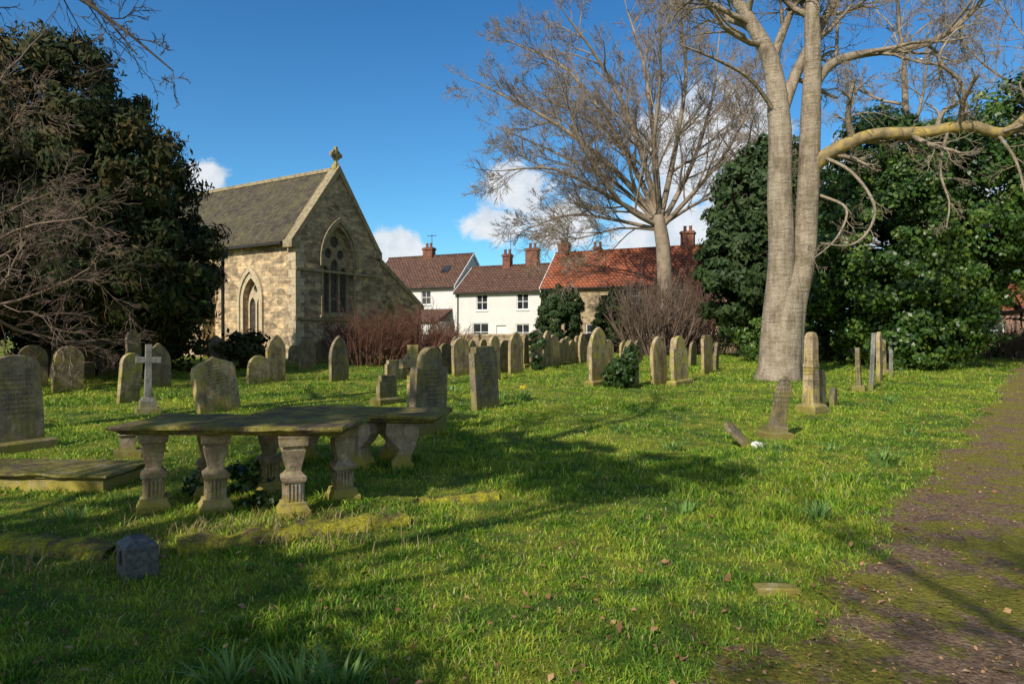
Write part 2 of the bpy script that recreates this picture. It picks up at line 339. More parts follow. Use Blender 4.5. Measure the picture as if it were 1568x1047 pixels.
def grassmat(name,blade):
    m,T,b,o=newmat(name); v=objco(T)
    n=T.noise(v,.55,5,.7); n2=T.noise(v,3.0,5,.7)
    f=T.math('ADD',T.math('MULTIPLY',n,.5),T.math('MULTIPLY',n2,.5))
    if blade:
        ri=T.new('ShaderNodeNewGeometry').outputs['Random Per Island']
        f=T.math('ADD',f,T.math('MULTIPLY',T.math('SUBTRACT',ri,.5),.22))
        col=T.ramp(f,[(.36,(.055,.14,.014)),(.45,(.115,.25,.020)),(.51,(.21,.34,.026)),(.60,(.38,.46,.045))])
        dry=T.math('GREATER_THAN',T.math('FRACT',T.math('MULTIPLY',ri,17.31)),.93)
        col=T.mix(T.math('MULTIPLY',dry,.8),col,(.48,.40,.20))
    else:
        col=T.ramp(f,[(.36,(.045,.09,.012)),(.45,(.09,.15,.016)),(.51,(.19,.22,.02)),(.60,(.32,.30,.035))])
        n3=T.noise(v,9,6,.7); col=T.mix(T.ramp(n3,[(.52,0.),(.66,.75)]),col,(.15,.105,.05))
        n4=T.noise(v,60,4,.7); col=T.mix(.8,col,T.ramp(n4,[(.3,.4),(.7,1.5)]),'MULTIPLY'); bump(T,b,T.math('ADD',n4,n3),.9,.03)
    T.l.new(col,b.inputs['Base Color']); b.inputs['Roughness'].default_value=.6 if blade else .95
    b.inputs['Specular IOR Level'].default_value=.2
    if blade:
        tr=T.new('ShaderNodeBsdfTranslucent'); T.l.new(col,tr.inputs[0]); mx=T.new('ShaderNodeMixShader'); mx.inputs[0].default_value=.3
        T.l.new(b.outputs[0],mx.inputs[1]); T.l.new(tr.outputs[0],mx.inputs[2]); T.l.new(mx.outputs[0],o.inputs[0])
    return m
M_ground=grassmat('grass_ground',False); M_blade=grassmat('grass_blades',True)
def pathmat():
    m,T,b,o=newmat('path_gravel_moss'); v=objco(T); n=T.noise(v,1.1,6,.65); n2=T.noise(v,30,6,.75); n3=T.noise(v,4,6,.7)
    col=T.ramp(n2,[(.3,(.09,.055,.03)),(.48,(.21,.13,.08)),(.6,(.33,.225,.145)),(.75,(.48,.37,.26))])
    mo=T.ramp(T.math('ADD',T.math('MULTIPLY',n,.45),T.math('MULTIPLY',n3,.55)),[(.46,0.),(.53,.92)])
    moc=T.ramp(n2,[(.3,(.10,.095,.010)),(.55,(.27,.25,.02)),(.8,(.44,.39,.045))])
    col=T.mix(mo,col,moc); T.l.new(col,b.inputs['Base Color']); b.inputs['Roughness'].default_value=.95
    vo=T.new('ShaderNodeTexVoronoi'); T.l.new(v,vo.inputs['Vector']); vo.inputs['Scale'].default_value=38
    bump(T,b,T.math('ADD',T.math('ADD',n2,T.math('MULTIPLY',n3,1.5)),T.math('MULTIPLY',vo.outputs['Distance'],-.6)),1.,.04); return m
M_path=pathmat()

# ================================================================ CHURCH
ch=empty('stone_church',(-10.45,33,.45),math.radians(58))
A=Acc()
out=[(0,-1),(9.4,-1),(9.4,2.95),(5.6,5.45),(5.6,6.1),(2.8,9.72),(0,6.1)]
ewin=arch(2.77,2.1,2.3,5.0,1.0); w1=arch(6.6,.62,1.55,2.5,1.0); w2=arch(8.2,.5,1.5,2.2,1.0)
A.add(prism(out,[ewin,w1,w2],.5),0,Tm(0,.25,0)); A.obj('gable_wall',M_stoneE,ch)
A=Acc()
rot=Matrix(((0,-1,0,0),(1,0,0,0),(0,0,1,0),(0,0,0,1)))
swin=arch(3.33,1.25,1.15,3.0,1.05)
A.add(prism(rect(.5,18,-1,6.0),[swin],.5),0,Tm(.252,0,0)@rot); A.add(box(5.1,5.6,.5,18,-1,6.0)); 
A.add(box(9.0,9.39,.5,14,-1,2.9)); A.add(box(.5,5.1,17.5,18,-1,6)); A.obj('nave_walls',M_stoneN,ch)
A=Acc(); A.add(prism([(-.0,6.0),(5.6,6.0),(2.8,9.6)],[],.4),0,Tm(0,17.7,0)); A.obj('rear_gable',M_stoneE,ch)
A=Acc()
for sg in (0,1):
    a=(-.3,5.72) if sg==0 else (5.9,5.72); b_=(2.8,9.66)
    q=[(a[0],a[1]),(b_[0],b_[1]),(b_[0],b_[1]+.14),(a[0],a[1]+.14)]
    A.add(prism(q,[],17.9),0,Tm(0,9.4,0))
A.add(prism([(5.62,5.2),(9.7,2.55),(9.7,2.68),(5.62,5.34)],[],13.5),0,Tm(0,7.2,0))
A.obj('slate_roof',M_slate,ch)
A=Acc(); A.add(box(2.68,2.92,.45,18.3,9.72,9.9)); 
cp=[(-.32,5.78),(-.18,5.62),(2.8,9.54),(5.78,5.62),(5.92,5.78),(2.8,9.98)]
A.add(prism(cp,[],.62),0,Tm(0,.22,0))
A.add(prism([(5.85,5.2),(9.6,2.75),(9.62,2.98),(5.85,5.5)],[],.56),0,Tm(0,.2,0))
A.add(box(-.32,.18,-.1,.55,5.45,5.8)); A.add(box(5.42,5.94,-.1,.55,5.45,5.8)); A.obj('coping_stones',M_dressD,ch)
A=Acc()
tr_h=[arch(2.77-.62,.5,2.4,4.35,1.),arch(2.77,.5,2.4,4.75,1.),arch(2.77+.62,.5,2.4,4.35,1.),circ(2.77-.42,5.42,.25),circ(2.77+.42,5.42,.25),circ(2.77,6.05,.3)]
A.add(prism(ewin,tr_h,.14),0,Tm(0,.36,0))
A.add(prism(w1,[arch(6.6,.44,1.62,2.46)],.12),0,Tm(0,.3,0)); A.add(prism(w2,[arch(8.2,.34,1.57,2.16)],.12),0,Tm(0,.3,0))
A.add(prism(arch(2.77,2.62,4.7,5.0,1.0),[arch(2.77,2.34,4.705,5.0,1.0)],.16),0,Tm(0,-.08,0))
A.add(prism(arch(2.77,2.34,2.15,5.0,1.0),[arch(2.77,2.1,2.3,5.0,1.0)],.06),0,Tm(0,-.02,0))
A.add(prism(arch(6.6,.9,2.4,2.5,1.0),[arch(6.6,.66,2.405,2.5,1.0)],.1),0,Tm(0,-.05,0))
A.add(box(-.03,5.7,-.09,.0,4.38,4.5)); A.add(box(-.03,5.7,-.12,.0,1.96,2.1)); A.add(box(1.5,4.0,-.16,-.005,2.12,2.24))
A.add(box(-.02,9.4,-.1,.0,-.5,.35)); 
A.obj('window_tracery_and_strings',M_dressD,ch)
A=Acc(); A.add(prism(swin,[arch(3.33-.29,.46,1.25,2.75,1.),arch(3.33+.29,.46,1.25,2.75,1.),circ(3.33,3.6,.2)],.12),0,Tm(.36,0,0)@rot)
A.add(prism(arch(3.33,1.95,1.0,3.0,1.02),[arch(3.33,1.65,1.005,3.0,1.02)],.12),0,Tm(-.06,0,0)@rot)
A.add(prism(arch(3.33,1.65,1.0,3.0,1.02),[arch(3.33,1.25,1.15,3.0,1.05)],.05),0,Tm(-.012,0,0)@rot)
for i in range(15):
    z=-.1+i*.41; L1,L2=(.5,.28) if i%2 else (.28,.5)
    A.add(box(-.018,L1,-.018,-.001,z,z+.39)); A.add(box(-.018,-.001,0,L2,z,z+.39))
A.add(box(-.12,-.003,.0,17.9,-.5,.3))
A.obj('dressed_quoins_and_window',M_dress,ch)
A=Acc(); A.add(prism(ewin,[],.02),0,Tm(0,.42,0)); A.add(prism(w1,[],.02),0,Tm(0,.34,0)); A.add(prism(w2,[],.02),0,Tm(0,.34,0)); A.add(prism(swin,[],.02),0,Tm(.42,0,0)@rot); A.obj('window_glazing',M_lead,ch)
A=Acc()
for y in (6.6,12.5):
    prof=[(0,-.5),(-.75,-.5),(-.75,2.6),(-.5,3.0),(-.5,4.6),(0,5.3)]
    A.add(prism(prof,[],.6),0,Tm(0,y,0))
A.obj('buttresses',M_stoneN,ch)
A=Acc(); A.add(box(-.42,-.3,.6,18,5.62,5.74)); A.add(box(-.14,-.04,5.5,5.6,0,5.7)); A.obj('gutter_and_downpipe',M_pipe,ch)
A=Acc(); cx=2.8; z=10.55
A.add(prism([(cx-.07,9.9),(cx+.07,9.9),(cx+.06,z-.08),(cx+.38,z-.1),(cx+.38,z+.1),(cx+.06,z+.08),(cx+.09,z+.42),(cx-.09,z+.42),(cx-.06,z+.08),(cx-.38,z+.1),(cx-.38,z-.1),(cx-.06,z-.08)],[],.16,.015))
A.add(prism(circ(cx,z,.29,20),[circ(cx,z,.2,20)],.1)); A.add(loft([(.16,.16,9.8),(.16,.16,9.95),(.09,.09,10.15)]),0,Tm(cx,0,0))
A.obj('cross_finial',M_g4,ch,(0,.2,0))

# ================================================================ HOUSES
def window_fill(Af,Ag,x,z,w,h,y=.09,bars=True):
    t=.07
    Af.add(prism(rect(x-w/2,x+w/2,z,z+h),[rect(x-w/2+t,x-.025,z+t,z+h/2-.02),rect(x+.025,x+w/2-t,z+t,z+h/2-.02),rect(x-w/2+t,x-.025,z+h/2+.03,z+h-t),rect(x+.025,x+w/2-t,z+h/2+.03,z+h-t)],.06),0,Tm(0,y,0))
    Af.add(box(x-w/2-.06,x+w/2+.06,-.07,.1,z-.1,z-.005)); Ag.add(box(x-w/2,x+w/2,y+.035,y+.05,z,z+h))
def chimney(A,x,y,z0,z1,w=.55,pots=2):
    A.add(loft([(w,.3,z0),(w,.3,z1-.25),(w+.07,.37,z1-.22),(w+.07,.37,z1-.08),(w,.3,z1-.05),(w,.3,z1)]),0,Tm(x,y,0))
    for i in range(pots):
        xx=x+(i-(pots-1)/2)*.42; v=[];f=[];k=10
        for r,z in ((.14,z1),(.11,z1+.3),(.14,z1+.34),(.14,z1+.4),(.1,z1+.4),(.1,z1+.2)):
            v+=[(xx+r*math.cos(2*math.pi*j/k),y+r*math.sin(2*math.pi*j/k),z) for j in range(k)]
        for i2 in range(5):
            for j in range(k): f.append((i2*k+j,i2*k+(j+1)%k,(i2+1)*k+(j+1)%k,(i2+1)*k+j))
        A.add((v,f))
def aerial(e,x,y,z):
    A=Acc(); A.add(box(x-.02,x+.02,y-.02,y+.02,z,z+1.5)); A.add(box(x-.5,x+.5,y-.012,y+.012,z+1.35,z+1.375))
    for i in range(6): A.add(box(x-.45+i*.17,x-.43+i*.17,y-.25,y+.25,z+1.38,z+1.395))
    A.obj('aerial',M_pipe,e)
def house(name,x,y,Wd,D,ev,rg,wall,roof,wins,chims,rz=-25,verge=True,doors=(),sky=()):
    e=empty(name,(x,y,.45),math.radians(rz)); A=Acc(); Fr=Acc(); Gl=Acc()
    holes=[rect(a-w/2,a+w/2,z,z+h) for a,z,w,h in wins]+[rect(a-.45,a+.45,-.0,2.05) for a in doors]
    A.add(prism(rect(0,Wd,-1,ev),holes,.3),0,Tm(0,.15,0)); A.add(box(0,.3,.3,D,-1,ev)); A.add(box(Wd-.3,Wd,.3,D,-1,ev)); A.add(box(.3,Wd-.3,D-.3,D,-1,ev))
    g=prism([(0,ev),(D,ev),(D/2,rg-.08)],[],.3)
    A.add(g,0,Tm(.15,0,0)@rot); A.add(g,0,Tm(Wd-.15,0,0)@rot); A.obj('walls',wall,e)
    for a,z,w,h in wins: window_fill(Fr,Gl,a,z,w,h)
    for a in doors: Fr.add(box(a-.45,a+.45,.12,.17,0,2.05))
    R=Acc(); ov=.25; sl=(rg-ev)/(D/2); t=.12
    for s in (0,1):
        ya=-ov if s==0 else D+ov; pa=[(ya,ev-ov*sl+.02),(D/2,rg),(D/2,rg+t),(ya,ev-ov*sl+t+.02)]
        R.add(prism(pa,[],Wd+.1),0,Tm(Wd/2,0,0)@rot)
    R.add(box(-.05,Wd+.05,D/2-.12,D/2+.12,rg+.06,rg+.2)); R.obj('tiled_roof',roof,e)
    if verge:
        for xx in (-.07,Wd+.07):
            Fr.add(prism([(-ov-.02,ev-ov*sl-.08),(D/2,rg-.1),(D+ov+.02,ev-ov*sl-.08),(D+ov+.02,ev-ov*sl+.16),(D/2,rg+.16),(-ov-.02,ev-ov*sl+.16)],[],.05),0,Tm(xx,0,0)@rot)
    P=Acc(); P.add(box(0,Wd,-ov-.12,-ov,ev-ov*sl-.02,ev-ov*sl+.09)); P.add(box(.25,.33,-.1,-.02,0,ev-.1)); P.obj('gutter',M_pipe,e)
    for a,yy in sky:
        zc=ev+sl*yy; s2=math.atan(sl); mm=Tm(a,yy,zc+.17)@Matrix.Rotation(s2,4,'X'); Gl.add(box(-.3,.3,-.4,.4,.0,.03),0,mm); P2=Acc(); P2.add(prism(rect(-.36,.36,-.46,.46),[rect(-.3,.3,-.4,.4)],.08),0,mm@Rm(-90,'X')); P2.obj('skylight_frame',M_pipe,e)
    if Fr.v: Fr.obj('frames',M_paint,e)
    if Gl.v: Gl.obj('glass',M_glass,e)
    C=Acc()
    for a,yy,z1,w in chims: chimney(C,a,yy,ev+.5,z1,w)
    if C.v: C.obj('chimneys',M_brick,e)
    if chims: aerial(e,chims[0][0]+.3,chims[0][1],chims[0][2]-.3)
    return e
c25,s25=math.cos(math.radians(25)),math.sin(math.radians(25))
e=house('white_cottage',-4.83-9*c25,58+9*s25,9,6.5,5.5,8.4,M_white,M_tileB,[(6.1,3.9,1.0,1.25),(2.5,3.9,1.,1.2),(2.5,1.,1.2,1.2)],[(4.4,3.25,9.3,.5)],sky=[(7.2,1.6)])
A=Acc(); A.add(box(4.8,8.6,-2.2,0-.01,-1,2.4)); A.obj('outbuilding_walls',M_white,e)
A=Acc(); A.add(prism([(-2.45,2.3),(0,3.35),(0,3.5),(-2.45,2.44)],[],4.1),0,Tm(6.7,0,0)@rot); A.obj('outbuilding_roof',M_tileB,e)
house('white_cottage',-4.77,57.3,7.77,6.3,4.85,7.1,M_white,M_tileB,[(2.53,3.3,1.05,1.3),(6.2,3.3,1.05,1.3),(2.4,.75,1.5,1.5),(6.2,.75,1.2,1.4)],[(3.4,3.1,8.2,.35),(5.7,3.2,8.6,.55)],doors=(4.3,))
house('stone_cottage',2.33,54.05,18,6.5,5.05,7.95,M_rubble,M_tileR,[(1.6,3.4,1.,1.2),(7.1,3.6,1.5,1.1),(4.3,.8,1.2,1.3),(12.4,3.0,1.2,1.2),(12.5,.8,1.2,1.3),(10,.8,1.2,1.3),(15.5,3.,1.2,1.2)],[(.7,3.25,8.9,.45),(10.8,3.2,9.2,.5),(3.6,3.2,8.4,.25)])
house('brick_house',34.5,52,16,8,3.2,6.,M_pinkbrick,M_tileR,[(2.,1.,1.4,1.2),(6.,1.,1.4,1.2),(10.,1.,1.4,1.2)],[(4,4,6.9,.5)],rz=-10)
A=Acc(); A.add(box(0,46,0,.35,-.6,1.15)); A.add(loft([(23.02,.22,1.152),(23.02,.22,1.24),(22.98,.08,1.32)]),0,Tm(23,.175,0)); A.obj('boundary_wall',M_rubble,None,(-6,47,.45),(0,0,math.radians(-6)))

# ================================================================ GRAVESTONES
def outline(kind,w,h):
    a=w/2
    if kind=='round': return [(-a,-.3),(a,-.3)]+[(a*math.cos(math.pi*i/14),h-a+a*math.sin(math.pi*i/14)) for i in range(15)]
    if kind=='seg':
        r=a*1.35; c=math.asin(a/r); return [(-a,-.3),(a,-.3)]+[(r*math.sin(c*(1-2*i/12)),h-r+r*math.cos(c*(1-2*i/12))) for i in range(13)]
    if kind=='goth': return arch(0,w,-.3,h-w*.866,1.,8)
    if kind=='goth2': return arch(0,w,-.3,h-w*.6,.72,8)
    if kind=='sq': return [(-a,-.3),(a,-.3),(a,h-.12),(a*.82,h-.12),(a*.82,h),(-a*.82,h),(-a*.82,h-.12),(-a,h-.12)]
    if kind=='shoulder':
        b=a*.62; s=h-b-.08; return [(-a,-.3),(a,-.3),(a,s-.1),(a*.97,s),(b+.02,s),(b,s+.06)]+[(b*math.cos(math.pi*i/12),s+.08+b*math.sin(math.pi*i/12)) for i in range(13)]+[(-b,s+.06),(-b-.02,s),(-a*.97,s),(-a,s-.1)]
    if kind=='peak': return [(-a,-.3),(a,-.3),(a,h-.22),(0,h),(-a,h-.22)]
    if kind=='ogee':
        p=[(-a,-.3),(a,-.3),(a,h-.28)]
        R=[(a,h-.28),(a*.9,h-.18),(a*.62,h-.12),(a*.3,h-.07),(0,h)]
        return p+R[1:]+[(-x,z) for x,z in reversed(R[1:-1])]+[(-a,h-.28)]
def headstone(px,by,wpx,ty,kind='round',mat=None,lean=0,tip=0,rz=None,th=.11,plinth=False,name='headstone'):
    x,d=G(px,by); m=d/F; rr=58+random.uniform(-7,7) if rz is None else rz
    gx,gy=math.cos(math.radians(rr)),math.sin(math.radians(rr)); vd=Vector((x,d)).normalized(); proj=abs(gx*vd.y-gy*vd.x)
    h=(by-ty)*m; w=max(.32,min((wpx*m-th*abs(gx*vd.x+gy*vd.y))/max(proj,.35),.95)); 
    A=Acc(); A.add(prism(outline(kind,w,h),[],th,.012))
    if plinth: A.add(loft([(w/2+.1,th/2+.1,-.2),(w/2+.1,th/2+.1,.1),(w/2+.06,th/2+.06,.14)]))
    o=A.obj(name,mat or random.choice([M_g1,M_g1,M_g2,M_g2,M_g4]),None,(x,d,tz(x,d)))
    o.rotation_euler=(Matrix.Rotation(math.radians(rr),4,'Z')@Matrix.Rotation(math.radians(lean),4,'Y')@Matrix.Rotation(math.radians(tip),4,'X')).to_euler()
    return o
L=[
(28,690,70,543,'seg',M_g2,0,-3),(103,600,42,530,'round',M_g1,5,-2),(50,592,40,528,'round',M_g2,2,0),(12,585,38,540,'goth',M_g2,0,0),
(75,572,22,530,'goth',M_g2,0,0),(132,580,24,535,'sq',M_g2,0,0),(196,616,32,540,'round',M_g4,4,2),(243,592,36,525,'goth',M_g2,0,0),(165,575,25,528,'round',M_g2,0,0),(206,590,22,506,'goth2',M_g2,-2,0),
(336,630,64,545,'ogee',M_g1,-7,-4),(333,566,26,513,'peak',M_g2,0,0),(385,562,28,512,'round',M_g1,0,0),(395,588,34,544,'round',M_g4,3,0),(421,584,30,512,'goth',M_g1,0,0),
(470,566,26,519,'round',M_g2,0,0),(492,556,20,520,'seg',M_g2,0,0),(519,583,30,514,'goth',M_g2,2,0),(357,556,24,526,'sq',M_g2,0,0),(450,560,18,528,'round',M_g1,0,0),
(592,618,32,574,'sq',M_g2,0,0),(603,583,28,551,'sq',M_g1,0,0),(655,666,58,531,'shoulder',M_g2,-1,-1),(622,580,20,548,'round',M_g2,0,0),
(664,575,22,530,'round',M_g2,0,0),(683,572,20,525,'seg',M_g2,0,0),(706,575,28,517,'round',M_g1,0,0),(744,626,44,530,'sq',M_g2,0,0),(724,566,18,520,'goth',M_g2,0,0),
(758,582,18,514,'round',M_g4,0,0),(770,570,22,520,'round',M_g1,2,0),(790,572,24,511,'goth2',M_g1,0,0),(806,562,16,512,'sq',M_g4,0,0),(822,564,22,505,'round',M_g2,0,0),
(838,562,18,506,'goth',M_g1,0,0),(850,560,16,512,'round',M_g4,0,0),(863,558,18,518,'seg',M_g4,3,0),(876,556,18,521,'round',M_g1,0,0),(893,555,16,509,'goth',M_g1,0,0),
(905,560,14,520,'round',M_g2,0,0),(917,589,30,505,'goth2',M_g4,0,0),(933,566,16,520,'round',M_g1,0,0),(965,592,44,520,'goth',M_g2,4,0),(1010,588,38,519,'goth2',M_g1,2,0),
(1041,588,26,514,'shoulder',M_g4,0,0),(1032,568,14,516,'round',M_g1,0,0),(1083,572,24,513,'sq',M_g4,0,0),(1096,566,14,524,'goth',M_g2,0,0),(955,556,14,522,'round',M_g1,0,0),
(978,553,14,520,'round',M_g2,0,0),(1258,627,18,566,'round',M_g2,0,0),(1276,622,12,594,'sq',M_g2,0,0),
(1316,598,14,532,'goth',M_g2,2,0),(1334,597,14,511,'goth2',M_g3,0,0),(1347,583,14,510,'goth2',M_g1,0,0),(1364,577,12,535,'peak',M_g3,4,0),(1355,572,10,520,'round',M_g2,0,0),
(738,558,14,519,'round',M_g1,0,0),(782,553,12,514,'round',M_g2,0,0),(812,552,12,515,'seg',M_g1,0,0),(870,550,12,515,'round',M_g1,0,0),(650,558,16,520,'round',M_g2,0,0),
(695,560,16,517,'goth2',M_g2,0,0),(885,551,10,514,'round',M_g1,0,0),(845,549,10,514,'seg',M_g2,0,0),(1060,560,14,522,'round',M_g2,0,0)]
for i,(a,b_,c,t,k,m,l,tp) in enumerate(L):
    headstone(a,b_,c,t,k,m,l+random.uniform(-2,2),tp+random.uniform(-3,3),plinth=(i%4==0),th=.14 if c>40 else .11)
def cross(px,by,ty,mat,arm=.24,sw=.07,rz=58,ring=False,base=True,lean=0,name='cross_headstone'):
    x,d=G(px,by); h=(by-ty)*d/F; A=Acc(); zc=h-.32
    zb=.3 if base else -.1
    A.add(prism([(-sw*1.15,zb),(sw*1.15,zb),(sw,zc-sw),(arm,zc-sw),(arm,zc+sw),(sw,zc+sw),(sw,h),(-sw,h),(-sw,zc+sw),(-arm,zc+sw),(-arm,zc-sw),(-sw,zc-sw)],[],sw*1.6,.012))
    if base: A.add(loft([(.22,.2,-.2),(.22,.2,.10),(.15,.13,.105),(.15,.13,.24),(.09,.08,.32)]))
    if ring: A.add(prism(circ(0,zc,arm*.8,24),[circ(0,zc,arm*.6,24)],sw))
    A.obj(name,mat,None,(x,d,tz(x,d)),(0,math.radians(lean),math.radians(rz)))
cross(226,632,527,M_g3,.23,.062,35,lean=1)
cross(632,655,528,M_g1,.24,.08,40,True)
def pillar(px,by,wpx,ty,mat,lean=0,rz=40,name='pillar_headstone'):
    x,d=G(px,by); m=d/F; h=(by-ty)*m; w=wpx*m*.36
    A=Acc(); A.add(loft([(w*1.9,w*1.6,-.2),(w*1.9,w*1.6,.14),(w*1.5,w*1.2,.18),(w*1.05,w*.85,.2),(w*.95,w*.75,h*.55),(w,w*.8,h*.56),(w*1.,w*.8,h*.6),(w*.92,w*.72,h*.61),(w*.85,w*.66,h*.93),(w*.6,w*.5,h*.985),(w*.25,w*.2,h)]))
    A.obj(name,mat,None,(x,d,tz(x,d)),(0,math.radians(lean),math.radians(rz)))
pillar(1242,632,28,508,M_g1)
x,d=G(1186,672); A=Acc(); A.add(loft([(.23,.17,-.2),(.23,.17,.10),(.20,.14,.12),(.16,.11,.125),(.16,.11,.20),(.14,.09,.21)]))
A.add(prism([(-.115,.17),(.115,.17),(.10,.80),(.075,.93),(0,1.0),(-.075,.93),(-.10,.80)],[],.12,.012),0,Rm(9,'Y')); A.obj('leaning_headstone',M_g2,None,(x,d,tz(x,d)),(0,math.radians(2),math.radians(8)))
# toppled slab resting at an angle
x,d=G(1146,684); A=Acc(); A.add(prism([(-.13,-.05),(.13,-.05),(.13,.36),(.10,.43),(0,.47),(-.10,.43),(-.13,.36)],[],.06,.008)); o=A.obj('fallen_headstone',M_g2,None,(x,d,tz(x,d)+.02))
o.rotation_euler=(Matrix.Rotation(math.radians(-46),4,'Y')@Matrix.Rotation(math.radians(62),4,'Z')@Matrix.Rotation(math.radians(0),4,'X')).to_euler()
x,d=G(1156,683); A=Acc(); A.add(loft([(.04,.035,-.03),(.07,.06,.02),(.065,.05,.06),(.03,.025,.08)])); A.obj('white_stone',M_paint,None,(x,d-.1,tz(x,d)),(0,.2,.5))
x,d=G(1190,908); A=Acc(); A.add(loft([(.13,.05,-.02),(.13,.05,.035),(.12,.045,.045)])); A.obj('memorial_plaque',M_g1,None,(x,d,tz(x,d)),(0,0,-.05))
x,d=G(209,880); A=Acc(); A.add(loft([(.12,.10,-.1),(.12,.10,.21),(.112,.092,.222),(.05,.04,.262),(.05,.04,.255)]))
A.add(prism(arch(-.0,.05,.09,.14),[],.008),1,Tm(0,-.103,0)); A.obj('granite_vase_block',[M_dg,M_pipe],None,(x,d,tz(x,d)),(0,0,math.radians(-48)))

# ================================================================ TABLE TOMBS
def baluster(A,x,y,h=.72,rz=0):
    prof=[(.140,.140,-.1),(.140,.140,.07),(.128,.128,.085),(.112,.112,.115),(.112,.112,.135),(.082,.082,.145),(.074,.074,.31),(.100,.100,.32),(.106,.106,.34),(.106,.106,.365),(.088,.088,.38),(.062,.062,.41),(.066,.066,.44),(.085,.085,.52),(.100,.100,.60),(.088,.088,.612),(.088,.088,.63),(.118,.118,.64),(.122,.122,.70),(.13,.13,h)]
    M=Tm(x,y,0)@Rm(rz,'Z'); A.add(loft(prof),0,M)
    for f in range(4):
        for k in range(4):
            u=-.048+k*.032; A.add(box(u-.008,u+.008,-.092,-.07,.155,.30),0,M@Rm(90*f,'Z'))
tb=empty('table_tomb',(-2.5,6.45,0),math.radians(-3))
A=Acc()
for (x,y) in ((-3.27,6.2),(-2.69,6.2),(-1.93,6.1),(-3.02,6.72),(-2.5,6.95),(-1.66,6.68)): baluster(A,x+2.5,y-6.45,rz=random.uniform(24,34))
A.obj('baluster_legs',M_t,tb)
def slab(hx,hy,z0,z1,seed):
    nx,ny=44,20; V=[];Fc=[]; prof=[(-.07,z0),(-.04,z0+.02),(-.035,z0+.035),(0,z0+.05),(.004,z1-.02),(-.015,z1)]
    per=[(-hx+2*hx*i/nx,-hy) for i in range(nx)]+[(hx,-hy+2*hy*i/ny) for i in range(ny)]+[(hx-2*hx*i/nx,hy) for i in range(nx)]+[(-hx,hy-2*hy*i/ny) for i in range(ny)]
    K=len(per)
    for j,(o,z) in enumerate(prof):
        for (x,y) in per:
            sx=(hx+o)/hx; sy=(hy+o)/hy; n=(float(vnoise(x,y,7,seed+j*3))-.5)*.03
            V.append((x*sx+n*np.sign(x)*(abs(x)>hx*.99),y*sy+n*np.sign(y)*(abs(y)>hy*.99),z+(float(vnoise(x,y,4,seed+9))-.5)*.03*(j>2)+.0))
    for j in range(len(prof)-1):
        for i in range(K): Fc.append((j*K+i,j*K+(i+1)%K,(j+1)*K+(i+1)%K,(j+1)*K+i))
    Fc.append(tuple(range(K-1,-1,-1))); Fc.append(tuple((len(prof)-1)*K+i for i in range(K))); return V,Fc
A=Acc(); A.add(slab(1.05,.47,.722,.81,3)); A.obj('slab_top',M_slab,tb)
tb=empty('table_tomb',(-1.98,8.6,0),math.radians(-6))
A=Acc(); A.add(slab(1.15,.50,.57,.665,8)); A.obj('slab_top',M_slab,tb)
con=[(-.10,-.1),(.14,-.1),(.15,.06),(.10,.10),(.12,.2),(.17,.30),(.20,.42),(.20,.568),(-.18,.568),(-.19,.44),(-.12,.34),(-.03,.25),(-.06,.16),(-.12,.08)]
A=Acc()
for (x,y,r) in ((.68,-.3,20),(.35,.3,20),(-.75,-.3,20),(-.75,.3,20),(.2,-.3,160)): A.add(prism(con,[],.2,.015),0,Tm(x,y,0)@Rm(r,'Z'))
A.obj('console_legs',M_t,tb)
x,d=G(70,748); lt=empty('ledger_tomb',(x-.2,d+.25,0),math.radians(-4)); z=tz(x,d)
A=Acc(); A.add(slab(1.0,.42,.12,.19,5)); A.obj('slab_top',M_slab,lt); A=Acc(); A.add(loft([(.93,.36,-.1),(.93,.36,.118)])); A.obj('plinth',M_t,lt)
x,d=G(195,700); A=Acc(); A.add(loft([(.16,.13,-.1),(.16,.13,.1),(.1,.08,.1),(.09,.07,.28),(.12,.1,.3),(.11,.09,.33)])); A.obj('broken_pedestal',M_g2,None,(x,d,0),(0,0,.5))
def mossmat():
    m,T,b,o=newmat('moss_on_stone'); v=objco(T); n=T.noise(v,6,7,.75); n2=T.noise(v,45,5,.7)
    col=T.ramp(n,[(.3,(.09,.065,.035)),(.42,(.20,.15,.06)),(.49,(.26,.25,.03)),(.56,(.40,.36,.03)),(.72,(.50,.42,.04))]); col=T.mix(.9,col,T.ramp(n2,[(.3,.35),(.7,1.5)]),'MULTIPLY')
    T.l.new(col,b.inputs['Base Color']); b.inputs['Roughness'].default_value=1; bump(T,b,n2,1,.03); return m
M_moss=mossmat()
def kerb(p0,p1,w,h,seed,name='mossy_grave_kerb'):
    p0=Vector(p0);p1=Vector(p1); n=90; V=[];Fc=[]; dr=(p1-p0); Ln=dr.length; dr.normalize(); pr=Vector((-dr.y,dr.x))
    for i in range(n+1):
        c=p0+dr*(Ln*i/n); s=(float(vnoise(i*.11,seed,1))-.5)
        for (o,z) in ((-w*1.3,-.03),(-w,h*.6),(-w*.7,h),(0,h*1.1),(w*.6,h*1.05),(w*.95,h*.7),(w,-.05)):
            q=c+pr*(o*(1+s*.4)); V.append((q.x,q.y,tz(q.x,q.y)+z*(1+s*.8)+(float(vnoise(q.x*22,q.y*22,1,seed))-.5)*.016))
    for i in range(n):
        for k in range(6): Fc.append((i*7+k,i*7+k+1,(i+1)*7+k+1,(i+1)*7+k))
    me=Acc(); me.add((V,Fc)); return me.obj(name,M_moss,None,smooth=True)
x0,d0=G(270,846); x1,d1=G(622,800); kerb((x0,d0),(x1,d1),.11,.085,2)
x0,d0=G(-60,835); x1,d1=G(175,850); kerb((x0,d0),(x1,d1),.12,.075,5)
x0,d0=G(640,772); x1,d1=G(760,762); kerb((x0,d0),(x1,d1),.07,.05,9)

